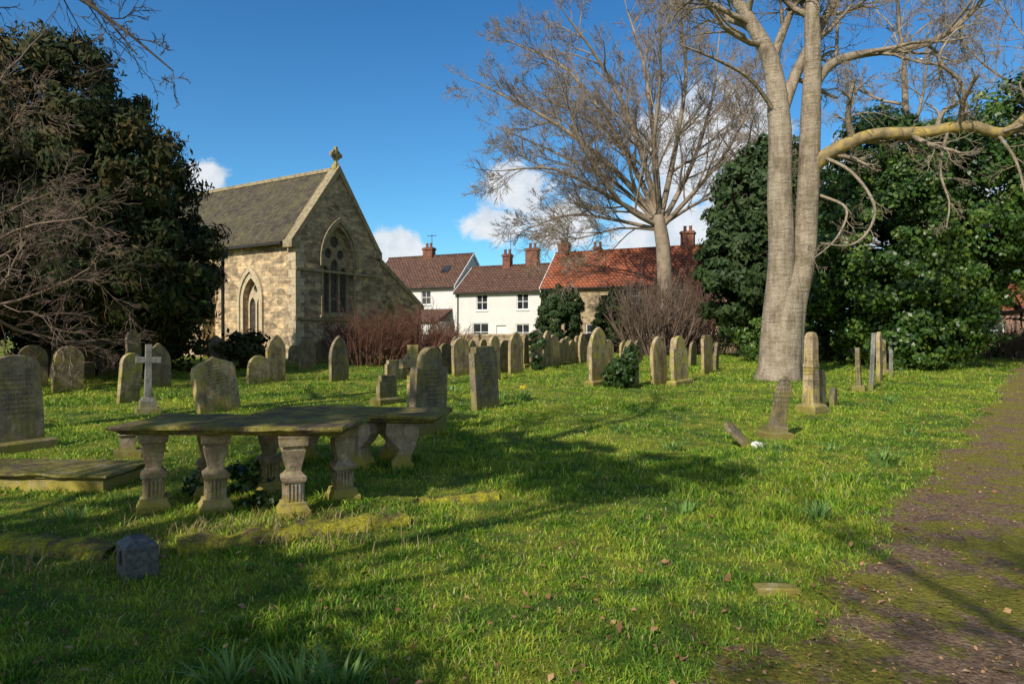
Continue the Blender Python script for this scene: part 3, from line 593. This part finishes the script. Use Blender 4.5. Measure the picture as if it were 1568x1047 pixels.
# ================================================================ TREES
rng=random.Random(11)
def poly(L,d0): 
    return [W(a,b,d0+c) for a,b,c,r in L],[r for a,b,c,r in L]
bt=empty('sycamore_tree',(0,0,0)); S={}; SY={}
D0=21.5
def addp(L,S,sides=12,d0=D0,sub=5):
    P,R=poly(L,d0); p,r=smoothpoly(P,R,sub); S.setdefault((len(p),sides),[]).append((p,r)); return p,r
cfgB=[(7,7,.6,40,.16,.04,6),(7,7,.6,40,.17,.03,4),(6,5,.6,40,.2,.0,3),(5,3,.65,38,.2,0,3),(4,0,0,0,.2,0,3)]
TB=[(1190,604,0,.95),(1191,585,0,.74),(1194,560,0,.62),(1199,500,.05,.57),(1206,450,.08,.50),(1210,410,.1,.36),(1212,385,.1,.1)]
T1=[(1184,590,0,.5),(1187,500,0,.42),(1196,400,0,.40),(1193,300,0,.37),(1193,200,0,.35),(1180,100,.2,.27),(1150,40,.4,.21),(1105,-30,.6,.16),(1060,-120,.8,.10)]
T2=[(1208,590,.1,.4),(1214,480,.1,.38),(1229,400,0,.36),(1236,300,0,.33),(1240,180,0,.30),(1243,90,0,.25),(1243,0,0,.22),(1262,-100,.3,.18),(1285,-220,.5,.12)]
B1=[(1240,262,0,.24),(1262,240,-.2,.22),(1295,222,-.5,.2),(1340,207,-1,.185),(1410,204,-1.5,.17),(1480,194,-2,.16),(1540,203,-2.2,.14),(1600,150,-2.5,.11),(1690,80,-2.5,.05)]
B2=[(1240,140,0,.18),(1268,103,.2,.15),(1310,86,.3,.13),(1400,73,.2,.11),(1452,50,.1,.09),(1500,5,.1,.07),(1545,-50,0,.04)]
B3=[(1194,180,0,.20),(1215,120,.4,.18),(1245,60,.7,.15),(1290,-20,1.,.12),(1340,-100,1.4,.08)]
B4=[(1180,95,.2,.15),(1205,30,.5,.12),(1238,-50,.7,.1),(1250,-120,1,.05)]
B5=[(1190,180,0,.08),(1150,125,-.6,.06),(1100,95,-1.2,.045),(1040,70,-1.8,.02)]
B6=[(1250,238,-.1,.055),(1300,262,-1,.05),(1337,312,-1.4,.045),(1330,352,-1.5,.04),(1300,376,-1.6,.03),(1255,372,-1.7,.015)]
B7=[(1450,200,-1.8,.05),(1438,260,-2.1,.04),(1452,310,-2.2,.03),(1448,350,-2.3,.015)]
B8=[(1478,195,-2,.07),(1470,130,-2.2,.055),(1436,95,-2.4,.04),(1455,55,-2.5,.03),(1475,40,-2.5,.015)]
B9=[(1255,300,0,.05),(1295,320,-.7,.04),(1280,365,-.9,.03),(1240,400,-1,.012)]
B10=[(1520,200,-2.1,.06),(1555,250,-2.5,.04),(1575,330,-2.7,.02)]
B11=[(1150,40,.4,.1),(1090,10,0,.08),(1010,-20,-.4,.05),(940,-30,-.6,.02)]
RMIN=.008
allp=[]
addp(TB,S,20)
for Lx,sd in ((T1,18),(T2,18),(B1,12),(B2,10),(B3,12),(B4,10),(B5,6),(B6,6),(B7,6),(B8,6),(B9,6),(B10,6),(B11,6)):
    tgt=SY if Lx is B1 else S
    allp.append(addp(Lx,tgt,sd))
for k,(p,r) in enumerate(allp):
    n=len(p)
    if k<2: h=int(n*.62); spawn(S,p[h:],r[h:],8,3.6,1,rng,cfgB,60,.1)
    elif k==2: spawn(S,p,r,12,1.9,1,rng,cfgB,55,.15)
    elif k<6: spawn(S,p,r,11,2.8,1,rng,cfgB,55,.2)
    else: spawn(S,p,r,6,.9,2,rng,cfgB,55,.25)
tubes('trunk_and_limbs',S,M_bark,bt); tubes('lichen_limb',SY,M_barkY,bt)
RMIN=.0118
mt=empty('bare_tree',(0,0,0)); S={}; DM=42.
cfgM=[(7,8,.5,40,.12,.05,6),(8,8,.58,38,.11,.045,4),(7,6,.6,36,.13,.04,3),(5,4,.65,34,.14,.03,3),(4,0,0,0,.14,.02,3)]
TM=[(1022,560,0,.72),(1020,510,0,.54),(1018,430,0,.47),(1014,370,0,.43),(1006,330,0,.38)]
addp(TM,S,12,DM)
ends=[([(1006,335),(940,260),(850,190),(735,130)],.22,1),([(1000,340),(930,300),(850,260),(770,262)],.16,-2),([(1005,330),(950,220),(870,110),(790,70)],.2,3),
([(1008,330),(970,200),(920,100),(870,30)],.2,-3),([(1010,330),(1000,210),(985,100),(960,20)],.2,2),([(1012,330),(1035,220),(1050,110),(1040,25)],.2,-1),
([(1015,340),(1060,250),(1090,150),(1100,60)],.18,3),([(1016,345),(1075,280),(1120,220),(1150,150)],.16,-2),([(1000,350),(930,335),(870,330),(810,350)],.13,0),
([(1006,330),(960,240),(900,180),(820,150)],.16,5),([(1010,330),(1000,240),(1010,130),(1010,50)],.16,-5),([(1014,345),(1070,310),(1110,300),(1145,300)],.11,2),([(1004,345),(950,310),(890,220),(850,100)],.16,-5),
([(1004,340),(940,280),(840,230),(770,200)],.14,4),([(1000,352),(950,350),(900,362),(860,370)],.08,-2)]
for pl,r0,dz in ends:
    n=len(pl); LL=[(a,b,dz*i/(n-1),r0*(1-.78*i/(n-1))) for i,(a,b) in enumerate(pl)]
    p,r=addp(LL,S,8,DM,4); spawn(S,p,r,12,3.9,1,rng,cfgM,40,.15)
    grow(S,p[-1],(p[-1]-p[-2]).normalized(),r[-1],2.2,2,rng,cfgM)
tubes('trunk_and_branches',S,M_bark2,mt)
def baretree(name,x,y,H,r,cfg,seed,mat,lean=(0,0),trunk=.35,nl=7,L0=None,ang=35):
    rg=random.Random(seed); e=empty(name,(0,0,0)); S={}; z=tz(x,y)
    P=[Vector((x,y,z-.2)),Vector((x,y,z+.5)),Vector((x+lean[0]*.3,y+lean[1]*.3,z+H*trunk*.5)),Vector((x+lean[0]*.6,y+lean[1]*.6,z+H*trunk)),Vector((x+lean[0],y+lean[1],z+H*.75))]
    p,rr=smoothpoly(P,[r*1.5,r,r*.85,r*.75,r*.3],5); S[(len(p),10)]=[(p,rr)]
    spawn(S,p,rr,nl,L0 or H*.5,0,rg,cfg,ang*1.4,trunk+.15)
    grow(S,p[-1],Vector((0,0,1)),r*.3,H*.3,1,rg,cfg)
    tubes('trunk_and_branches',S,mat,e); return e
cfgL=[(8,9,.5,40,.12,.06,6),(7,7,.55,40,.13,.04,4),(6,5,.6,38,.15,.03,3),(5,3,.65,35,.16,.0,3),(4,0,0,0,.15,0,3)]
RMIN=.0118
baretree('bare_tree',21,35,21,.35,cfgL,5,M_bark2,(-1,0),.3,11)
baretree('bare_tree',29,34,22,.35,cfgL,6,M_bark2,(-2,0),.3,11)
baretree('bare_tree',16.,40,17,.25,cfgL,8,M_bark2,(0,0),.3,10)
RMIN=.007
cfgP=[(7,9,.6,50,.18,-.01,5),(7,7,.55,42,.18,-.02,4),(6,5,.6,40,.2,-.02,3),(5,0,0,0,.2,-.02,3)]
baretree('bare_tree',-13.2,15.5,8.5,.12,cfgP,9,M_twigP,(1.5,0),.32,12,4.0)
baretree('bare_tree',-15.0,17,8.5,.12,cfgP,19,M_twigP,(1.,0),.32,11,4.)
RMIN=.006
ob=empty('bare_tree',(0,0,0)); S={}; 
T=[Vector((-10.5,8,-.2)),Vector((-10.4,8,2)),Vector((-10.1,8.2,5)),Vector((-9.5,8.3,8)),Vector((-9,8.3,11))]
p,r=smoothpoly(T,[.34,.27,.23,.17,.08],5); S[(len(p),10)]=[(p,r)]
cfgO=[(7,7,.45,40,.12,.0,5),(6,6,.5,40,.18,-.01,4),(5,5,.5,40,.2,0,3),(4,0,0,0,.2,0,3)]
for pl in ([(-9.9,8.2,5.5,.09),(-8.2,8.6,6.6,.06),(-6.8,9,6.6,.04),(-5.6,9.2,6.,.025),(-4.6,9.3,5.2,.01)],[(-9.7,8.2,6.8,.09),(-8,8.8,7.2,.06),(-6.8,9.2,7.0,.04),(-5.8,9.4,6.2,.02),(-5.2,9.5,5.5,.01)],[(-10.1,8.1,4.6,.08),(-8.6,8.6,5.4,.05),(-7.4,9,5.2,.03),(-6.7,9.2,4.4,.015)],[(-10,8.1,5.2,.08),(-8.4,8.6,6.2,.05),(-7.4,9,5.9,.03),(-6.9,9.2,5.2,.015)]):
    q,rr=smoothpoly([Vector(a[:3]) for a in pl],[a[3] for a in pl],4); S.setdefault((len(q),6),[]).append((q,rr)); spawn(S,q,rr,9,1.2,1,rng,cfgO,45,.2)
spawn(S,p,r,8,3.0,0,rng,cfgO,65,.35)
tubes('trunk_and_branches',S,M_barkD,ob)
def trunk(parent,x,y,h,r,mat=M_barkD):
    z=tz(x,y); S={}; p,rr=smoothpoly([Vector((x,y,z-.3)),Vector((x+.1,y,z+h*.4)),Vector((x,y,z+h))],[r*1.3,r,r*.3],5); S[(len(p),10)]=[(p,rr)]
    rg=random.Random(int(x*10)); spawn(S,p,rr,10,h*.35,0,rg,[(6,4,.5,45,.15,.02,5),(5,0,0,0,.2,0,3)],70,.2); tubes('trunk',S,mat,parent)
ye=empty('yew_tree'); trunk(ye,-14.2,22,9,.5)
V=leaves([((-14.0,22,3.9),(4.3,4.,2.4)),((-14.1,22,6.3),(3.5,3.4,2.6)),((-14.6,22,8.9),(2.3,2.4,2.3)),((-18.5,22,5.),(4,4,4)),((-11.6,21.5,3.2),(1.9,2.2,1.9))],190000,.09,21,.55,260,2.8,.6,droop=.6)
leafobj('foliage',V,M_yew,ye)
ho=empty('holly_tree'); trunk(ho,18,28.5,8,.35); trunk(ho,22.5,28.5,8,.3)
V=leaves([((15.0,28,4.6),(2.8,3,4.0)),((17.4,28,5.6),(2.8,3.2,4.9)),((21.4,28,7.8),(3.6,3.4,4.)),((25.5,29,7.9),(4,4,4.)),((15.8,29,8.4),(2.4,2.5,2.4)),((16.0,27.3,2.6),(2.4,2.2,2.4)),((29,29,7.8),(3.5,3.5,4.))],190000,.115,22,.62,210,1.6,.7)
leafobj('foliage',V,M_holly,ho)
ho=empty('holly_tree'); trunk(ho,15,31.5,5,.2)
V=leaves([((14.6,31.5,3.0),(2.3,1.6,2.6)),((17.8,31.5,3.2),(2.4,1.6,2.8)),((20.5,32,4.6),(2.6,1.8,2.2))],36000,.12,29,.5,90,1.6,.6); leafobj('foliage',V,M_holly,ho)
co=empty('conifer_tree'); trunk(co,12.6,37,11,.35)
V=leaves([((12.2,37,5),(1.9,2.2,4.)),((12.9,37,9.),(1.5,1.8,2.6)),((14.3,37.5,9.5),(1.8,2,2.8)),((15,37,6),(3,2.5,5))],60000,.16,23,.6,130,2.,.6,droop=.4)
leafobj('foliage',V,M_conif,co)
for nm,px,d,blobs,n,sd in (('yew_bush',857,44,[((0,0,2.0),(1.35,1.2,1.9)),((.1,0,3.2),(1.2,1.1,1.1))],22000,31),('yew_bush',936,44,[((0,0,1.9),(1.05,1,1.8)),((.3,0,2.8),(1.,.9,1.1))],16000,32)):
    x=(px-784)/F*d; e=empty(nm); V=leaves([((x+b[0][0],d,.5+b[0][2]),b[1]) for b in blobs],n,.12,sd,.28,90,1.6,.7); leafobj('foliage',V,M_conif,e)
    A=Acc(); A.add(loft([(.15,.15,0),(.1,.1,2)]),0,Tm(x,d,.4)); A.obj('stem',M_barkD,e)
x,d=G(950,594); V=leaves([((x,d-.05,tz(x,d)+.4),(.36,.22,.42)),((x-.28,d+.1,tz(x,d)+.25),(.2,.2,.25)),((x+.3,d+.1,tz(x,d)+.75),(.2,.15,.45))],4000,.07,33,.12,50,1.3,.6); leafobj('ivy_on_headstone',V,M_ivy,None)
x,d=G(822,566); V=leaves([((x,d-.1,tz(x,d)+.75),(.26,.22,.75))],1800,.09,34,.14,20,1.3,.7); leafobj('ivy_on_headstone',V,M_ivy,None)
e=empty('laurel_shrubs'); V=leaves([((31,38,1.4),(2.2,2,1.)),((12.2,31,1.3),(1.8,1.2,1.4)),((15,25.5,1.),(1.6,1,1.1)),((33,36,1.2),(3,2,1.)),((27,36,.9),(2,1.5,.8)),((40,44,1.3),(5,2,1.))],34000,.13,35,.45,120,1.5,.5); leafobj('foliage',V,M_holly,e)
e=empty('dark_shrubs'); V=leaves([((-14,24.5,1.3),(3.5,1,1.2)),((-19,20,1.4),(3,1.5,1.3)),((-16.5,27,1.6),(4,1,1.5)),((-10.2,26,.9),(.9,.8,.8))],18000,.12,36,.4,90,1.8,.5); leafobj('foliage',V,M_yew,e)
RMIN=.008
def twigshrub(name,cx,cy,rx,ry,h,n,mat,seed,cfg=None):
    rg=random.Random(seed); e=empty(name); S={}; cfg=cfg or [(5,6,.5,25,.1,.05,4),(4,4,.5,28,.15,.03,3),(3,0,0,0,.15,0,3)]
    for i in range(n):
        a=rg.uniform(0,6.28); q=math.sqrt(rg.random()); x=cx+rx*.85*q*math.cos(a); y=cy+ry*q*math.sin(a)
        d=Vector((math.cos(a)*q*.5+rg.gauss(0,.12),math.sin(a)*q*.4,1)).normalized()
        grow(S,Vector((x,y,tz(x,y)-.05)),d,h*.009,h*rg.uniform(.5,.9)*(1-.35*q*q),0,rg,cfg)
    tubes('stems',S,mat,e)
twigshrub('brown_twig_thicket',-5.7,28,1.7,1.,2.6,130,M_twigR,41); twigshrub('brown_twig_thicket',-3.9,28.5,1.7,1.,2.8,130,M_twigR,42)
twigshrub('twiggy_shrub',8.6,40,2.3,1.5,5.6,90,M_twigP,43); twigshrub('twiggy_shrub',10.8,43,2.2,1.5,5.8,60,M_twigR,44)
twigshrub('twiggy_shrub',24.5,33,1.8,1.5,2.,60,M_twigP,45)
# trees behind the camera that throw the dappled shade
RMIN=.01
cfgS=[(7,8,.5,40,.12,.05,6),(6,7,.5,42,.18,.03,4),(5,5,.55,42,.22,.02,3),(4,0,0,0,.22,.0,3)]
baretree('bare_tree',-9.5,-3,14,.3,cfgS,51,M_bark2,(3.,2.),.35,9)
baretree('bare_tree',-2.5,-9,15,.22,cfgS,55,M_bark2,(1.,1.),.35,8)
e=empty('scots_pine_tree'); trunk(e,-8.6,-2.5,9,.2,M_barkD)
V=leaves([((-7.2,-.5,8.6),(2.3,1.7,.8)),((-5.0,-1.4,8.2),(1.9,1.2,.7)),((-9.2,-2.8,9.5),(1.8,1.5,1.)),((-8.4,1.8,9.),(1.4,1.,.6))],5200,.14,52,.30,40,2.6,.2); leafobj('foliage',V,M_yew,e)
e=empty('yew_tree'); trunk(e,-6.6,-1.6,4.6,.2)
V=leaves([((-5.6,-1.0,4.0),(1.3,1.2,.8)),((-4.1,-1.9,3.7),(1.2,.9,.6)),((-7.4,-.6,4.3),(1.2,1.2,.9))],5600,.12,53,.3,50,2.6,.3); leafobj('foliage',V,M_yew,e)

# ================================================================ GROUND, PATH
def axis(n,s,m): t=np.linspace(-1,1,n); return np.sinh(t*s)/np.sinh(s)*m
xs=axis(281,6.2,900.); ys=axis(281,6.2,900.)+8
X,Y=np.meshgrid(xs,ys); Z=terrain(X,Y); V=np.stack([X,Y,Z],-1).reshape(-1,3); idx=np.arange(281*281).reshape(281,281)
Fq=np.stack([idx[:-1,:-1],idx[:-1,1:],idx[1:,1:],idx[1:,:-1]],-1).reshape(-1,4)
npmesh('ground',V,Fq,M_ground,smooth=True)
P0=np.array([1.28,3.14]); E=np.array([.62,.785]); E/=np.linalg.norm(E); Nn=np.array([E[1],-E[0]]); PW=2.4
def pc(x,y): dx=x-P0[0]; dy=y-P0[1]; return dx*E[0]+dy*E[1],dx*Nn[0]+dy*Nn[1]
ss=np.arange(-9,60,.12); ww=np.linspace(0,1,14); V=[]
e0=-.12+ (vnoise(ss,0*ss,1.3,4)-.5)*.5+(vnoise(ss,0*ss,5,8)-.5)*.16; e1=PW+(vnoise(ss,0*ss,1.3,14)-.5)*.5
for w in ww:
    q=e0*(1-w)+e1*w; x=P0[0]+E[0]*ss+Nn[0]*q; y=P0[1]+E[1]*ss+Nn[1]*q; crown=.014+.012*math.sin(w*math.pi)
    V.append(np.stack([x,y,terrain(x,y)+crown],-1))
V=np.array(V); a,b_=V.shape[:2]; idx=np.arange(a*b_).reshape(a,b_)
npmesh('path',V.reshape(-1,3),np.stack([idx[:-1,:-1],idx[1:,:-1],idx[1:,1:],idx[:-1,1:]],-1).reshape(-1,4),M_path,smooth=True)
def grassfield(name,N,seed,dmin,dmax,mat,hs=1.):
    rs=np.random.RandomState(seed)
    d=dmin*(dmax/dmin)**rs.rand(N); x=(rs.rand(N)*2-1)*(d*.86+.6); y=d.copy()
    NT_=9000; td=dmin*(dmax/dmin)**rs.rand(NT_); tx=(rs.rand(NT_)*2-1)*(td*.86+.6); tk=rs.randint(0,NT_,N); it=rs.rand(N)<.5
    sg=.018+.006*td[tk]; gx=rs.normal(size=N)*sg; gy=rs.normal(size=N)*sg
    x=np.where(it,tx[tk]+gx,x); y=np.where(it,td[tk]+gy,y); tg=.7+1.0*rs.rand(NT_)**2
    s,w=pc(x,y); edge=(vnoise(s,0*s,1.3,4)-.5)*.5
    pin=(w>edge+.02)&(w<PW-.1)
    keep=~pin|((rs.rand(N)<.09)&(vnoise(x,y,1.4,30)>.5)&pin)|((w<edge+.3)&(w>edge)&(rs.rand(N)<.35))
    pn=vnoise(x,y,.9,2)*.5+vnoise(x,y,3.3,5)*.5
    keep&=rs.rand(N)<(.1+pn*1.5)
    keep&=y>2.2
    ta=np.arctan2(gy,gx); tgn=tg[tk]
    x,y,pn,pin,it,ta,tgn=[q[keep] for q in (x,y,pn,pin,it,ta,tgn)]; n=len(x); d=y
    h=(.018+.032*rs.rand(n)+.10*np.clip(pn-.45,0,1)*2*rs.rand(n))*hs*np.where(pin,.5,1); h*=np.where(it,tgn,.85); h*=1+.012*d
    wd=.0026+.00105*d; wd=wd*(.6+.8*rs.rand(n)); a=rs.rand(n)*2*np.pi; lean=(.25+.95*rs.rand(n))*h; b=np.where(it,ta+rs.normal(size=n)*.5,rs.rand(n)*2*np.pi)
    z=terrain(x,y)-.005; P=np.stack([x,y,z],-1); dirv=np.stack([np.cos(b),np.sin(b),0*b],-1); sd=np.stack([np.cos(a),np.sin(a),0*a],-1)
    mid=P+dirv*(lean*.3)[:,None]; mid[:,2]+=h*.6; tip=P+dirv*lean[:,None]; tip[:,2]+=h*(.65+.35*rs.rand(n))
    q=sd*(wd*.5)[:,None]
    V=np.stack([P-q,P+q,mid+q*.8,mid-q*.8,tip],1).reshape(-1,3); k=np.arange(n)[:,None]*5
    loops=np.concatenate([k+0,k+1,k+2,k+3,k+3,k+2,k+4],1).ravel(); sizes=np.tile([4,3],n)
    return npmesh(name,V,loops,mat,None,sizes)
grassfield('grass',480000,61,2.3,48,M_blade)
def litter(name,N,seed,fn,smin,smax):
    rs=np.random.RandomState(seed); x,y=fn(rs,N); n=len(x); s=smin+(smax-smin)*rs.rand(n)**1.5; z=terrain(x,y)+.012+rs.rand(n)*.03
    C=np.stack([x,y,z],-1); Nv=rs.normal(size=(n,3))*.4; Nv[:,2]+=1; Nv/=np.linalg.norm(Nv,axis=1,keepdims=True); u=np.cross(Nv,rs.normal(size=(n,3))); u/=np.linalg.norm(u,axis=1,keepdims=True); v=np.cross(Nv,u); s=s[:,None]
    V=np.stack([C-u*s*.7,C-u*s*.1+v*s*.42+Nv*s*.2,C+u*s*.7,C-u*s*.1-v*s*.42+Nv*s*.2],1); return npmesh(name,V.reshape(-1,3),np.arange(n*4),M_litter,None,4)
def f1(rs,N):
    d=2.6*(25/2.6)**rs.rand(N); x=(rs.rand(N)*2-1)*d*.8; k=vnoise(x,d,.6,77)>.3; return x[k],d[k]
litter('fallen_leaves',1600,71,f1,.016,.045)
def f2(rs,N):
    s=-2+26*rs.rand(N)**1.7; w=rs.rand(N)**1.2*PW*1.05-.15+rs.normal(size=N)*.1; return P0[0]+E[0]*s+Nn[0]*w,P0[1]+E[1]*s+Nn[1]*w
litter('leaf_litter',14000,72,f2,.005,.022)
rg=random.Random(5)
def daff(px,by,n,h,spread=.12,fl=0):
    x,d=G(px,by); z=tz(x,d); dat=[]
    for i in range(n):
        a=rg.uniform(0,6.28); q=rg.random()*spread; hh=h*rg.uniform(.6,1.1); dat.append(((x+q*math.cos(a),d+q*math.sin(a),z-.01),a+rg.uniform(-.6,.6),hh,hh*rg.uniform(.2,1.),.011+.0012*d))
    e=empty('daffodil_clump'); strips('leaves',dat,M_daff,e)
    if fl:
        A=Acc()
        for i in range(fl):
            fx,fy,fz=x+rg.uniform(-.2,.2),d+rg.uniform(-.1,.1),z+h*rg.uniform(.9,1.15)
            star=[(.05*(1 if k%2 else .45)*math.cos(k*math.pi/6),.05*(1 if k%2 else .45)*math.sin(k*math.pi/6)) for k in range(12)]
            A.add(prism(star,[],.006),0,Tm(fx,fy,fz)@Rm(rg.uniform(-50,50),'Z')); A.add(prism(circ(0,0,.02,10),[circ(0,0,.015,10)],.04),0,Tm(fx,fy-.02,fz)); A.add(box(fx-.003,fx+.003,fy+.004,fy+.01,z,fz),1)
        A.obj('flowers',[M_yellow,M_daff],e)
for a in ((1355,712,60,.26,.2),(1250,795,46,.2,.16),(350,1052,36,.2,.12),(455,1062,46,.22,.14),(520,1058,40,.2,.12),(800,612,50,.3,.25,3),(1030,690,26,.22,.15),(1195,690,40,.2,.3),(1362,618,30,.25,.25),(1270,690,20,.15,.2),(770,612,30,.25,.2,1),(1050,785,22,.13,.1),(1395,668,26,.2,.2),(945,662,18,.2,.15),(110,800,30,.16,.2),(540,700,30,.2,.2),(690,600,30,.25,.3)): daff(*a)
dat=[]
for (px,by,sp,n) in ((130,850,.35,130),(60,870,.3,100),(400,815,.5,220),(280,815,.3,100),(560,800,.3,120),(620,690,.5,60),(330,790,.6,60),(500,800,.4,100),(450,835,.5,160)):
    x,d=G(px,by)
    for i in range(n):
        xx=x+rg.gauss(0,sp); yy=d+rg.gauss(0,.1); h=rg.uniform(.06,.16); dat.append(((xx,yy,tz(xx,yy)),rg.uniform(0,6.28),h,h*rg.uniform(.3,1.),.006))
M_straw=foliage('straw',[(.2,(.14,.15,.04)),(.5,(.30,.24,.10)),(.9,(.48,.38,.20))],2.,.2,.7,.1)
strips('dry_grass',dat,M_straw,None,3)
V=leaves([((-2.3,6.3,.08),(.16,.12,.12)),((-3.1,6.75,.12),(.14,.1,.18)),((-2.75,6.9,.15),(.3,.1,.2))],900,.045,81,.1,14,1.2,.3); leafobj('ivy_plant',V,M_ivy,None)

# ================================================================ WORLD, SUN, CAMERA
EL=36.; sh=Vector((-.53,-.848)).normalized(); sdir=Vector((sh.x*math.cos(math.radians(EL)),sh.y*math.cos(math.radians(EL)),math.sin(math.radians(EL))))
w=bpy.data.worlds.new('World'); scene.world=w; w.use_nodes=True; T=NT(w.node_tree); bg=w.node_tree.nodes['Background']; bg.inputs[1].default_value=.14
sk=T.new('ShaderNodeTexSky'); sk.sky_type='NISHITA'; sk.sun_disc=False; sk.sun_elevation=math.radians(EL); sk.sun_rotation=math.atan2(sh.x,sh.y)%(2*math.pi)
sk.air_density=1.; sk.dust_density=.4; sk.ozone_density=2.5
tc=T.new('ShaderNodeTexCoord').outputs['Generated']; x,y,z=T.sep(tc)[:3]
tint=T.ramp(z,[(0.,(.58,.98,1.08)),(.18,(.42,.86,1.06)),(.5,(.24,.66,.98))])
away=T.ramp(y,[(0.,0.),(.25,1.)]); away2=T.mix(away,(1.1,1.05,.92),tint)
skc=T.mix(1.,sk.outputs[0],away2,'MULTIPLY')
ym=T.math('MAXIMUM',y,.05); u=T.math('DIVIDE',x,ym); v=T.math('DIVIDE',z,ym); uv=T.comb(u,v,0.)
best=None
for (u0,v0,ru,rv) in ((-.175,.125,.06,.035),(.005,.215,.06,.04),(-.02,.16,.05,.03),(.07,.16,.06,.04),(-.455,.23,.05,.025),(.3,.27,.13,.09),(.24,.15,.12,.06),(.55,.2,.2,.08),(-.75,.18,.1,.06)):
    a=T.math('DIVIDE',T.math('SUBTRACT',u,u0),ru); b=T.math('DIVIDE',T.math('SUBTRACT',v,v0),rv)
    e=T.math('SUBTRACT',1.,T.math('SQRT',T.math('ADD',T.math('MULTIPLY',a,a),T.math('MULTIPLY',b,b))))
    best=e if best is None else T.math('MAXIMUM',best,e)
n1=T.noise(uv,15,8,.62); dens=T.math('ADD',best,T.math('MULTIPLY',T.math('SUBTRACT',n1,.45),2.2))
mask=T.ramp(dens,[(.0,0.),(.45,1.)],'EASE'); mask=T.math('MULTIPLY',mask,T.math('GREATER_THAN',y,.06))
cc=T.ramp(T.noise(uv,18,6,.6),[(.35,(.68,.76,.85)),(.55,(.93,.95,.98))]); cc=T.mix(1.,cc,(6.6,6.6,6.6),'MULTIPLY')
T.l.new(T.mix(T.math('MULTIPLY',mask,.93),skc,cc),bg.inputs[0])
sl=bpy.data.lights.new('sun','SUN'); sl.energy=5.; sl.angle=math.radians(.5); sl.color=(1,.92,.80); so=bpy.data.objects.new('sun',sl); scene.collection.objects.link(so); so.rotation_euler=sdir.to_track_quat('Z','Y').to_euler()
cam=bpy.data.cameras.new('camera'); cam.lens=24; cam.sensor_width=36; cam.clip_end=3000; cam.clip_start=.05; co_=bpy.data.objects.new('camera',cam); scene.collection.objects.link(co_)
co_.location=(0,0,EYE); co_.rotation_euler=(math.radians(90-.466),0,0); scene.camera=co_
scene.view_settings.view_transform='Standard'; scene.view_settings.look='None'; scene.view_settings.exposure=0
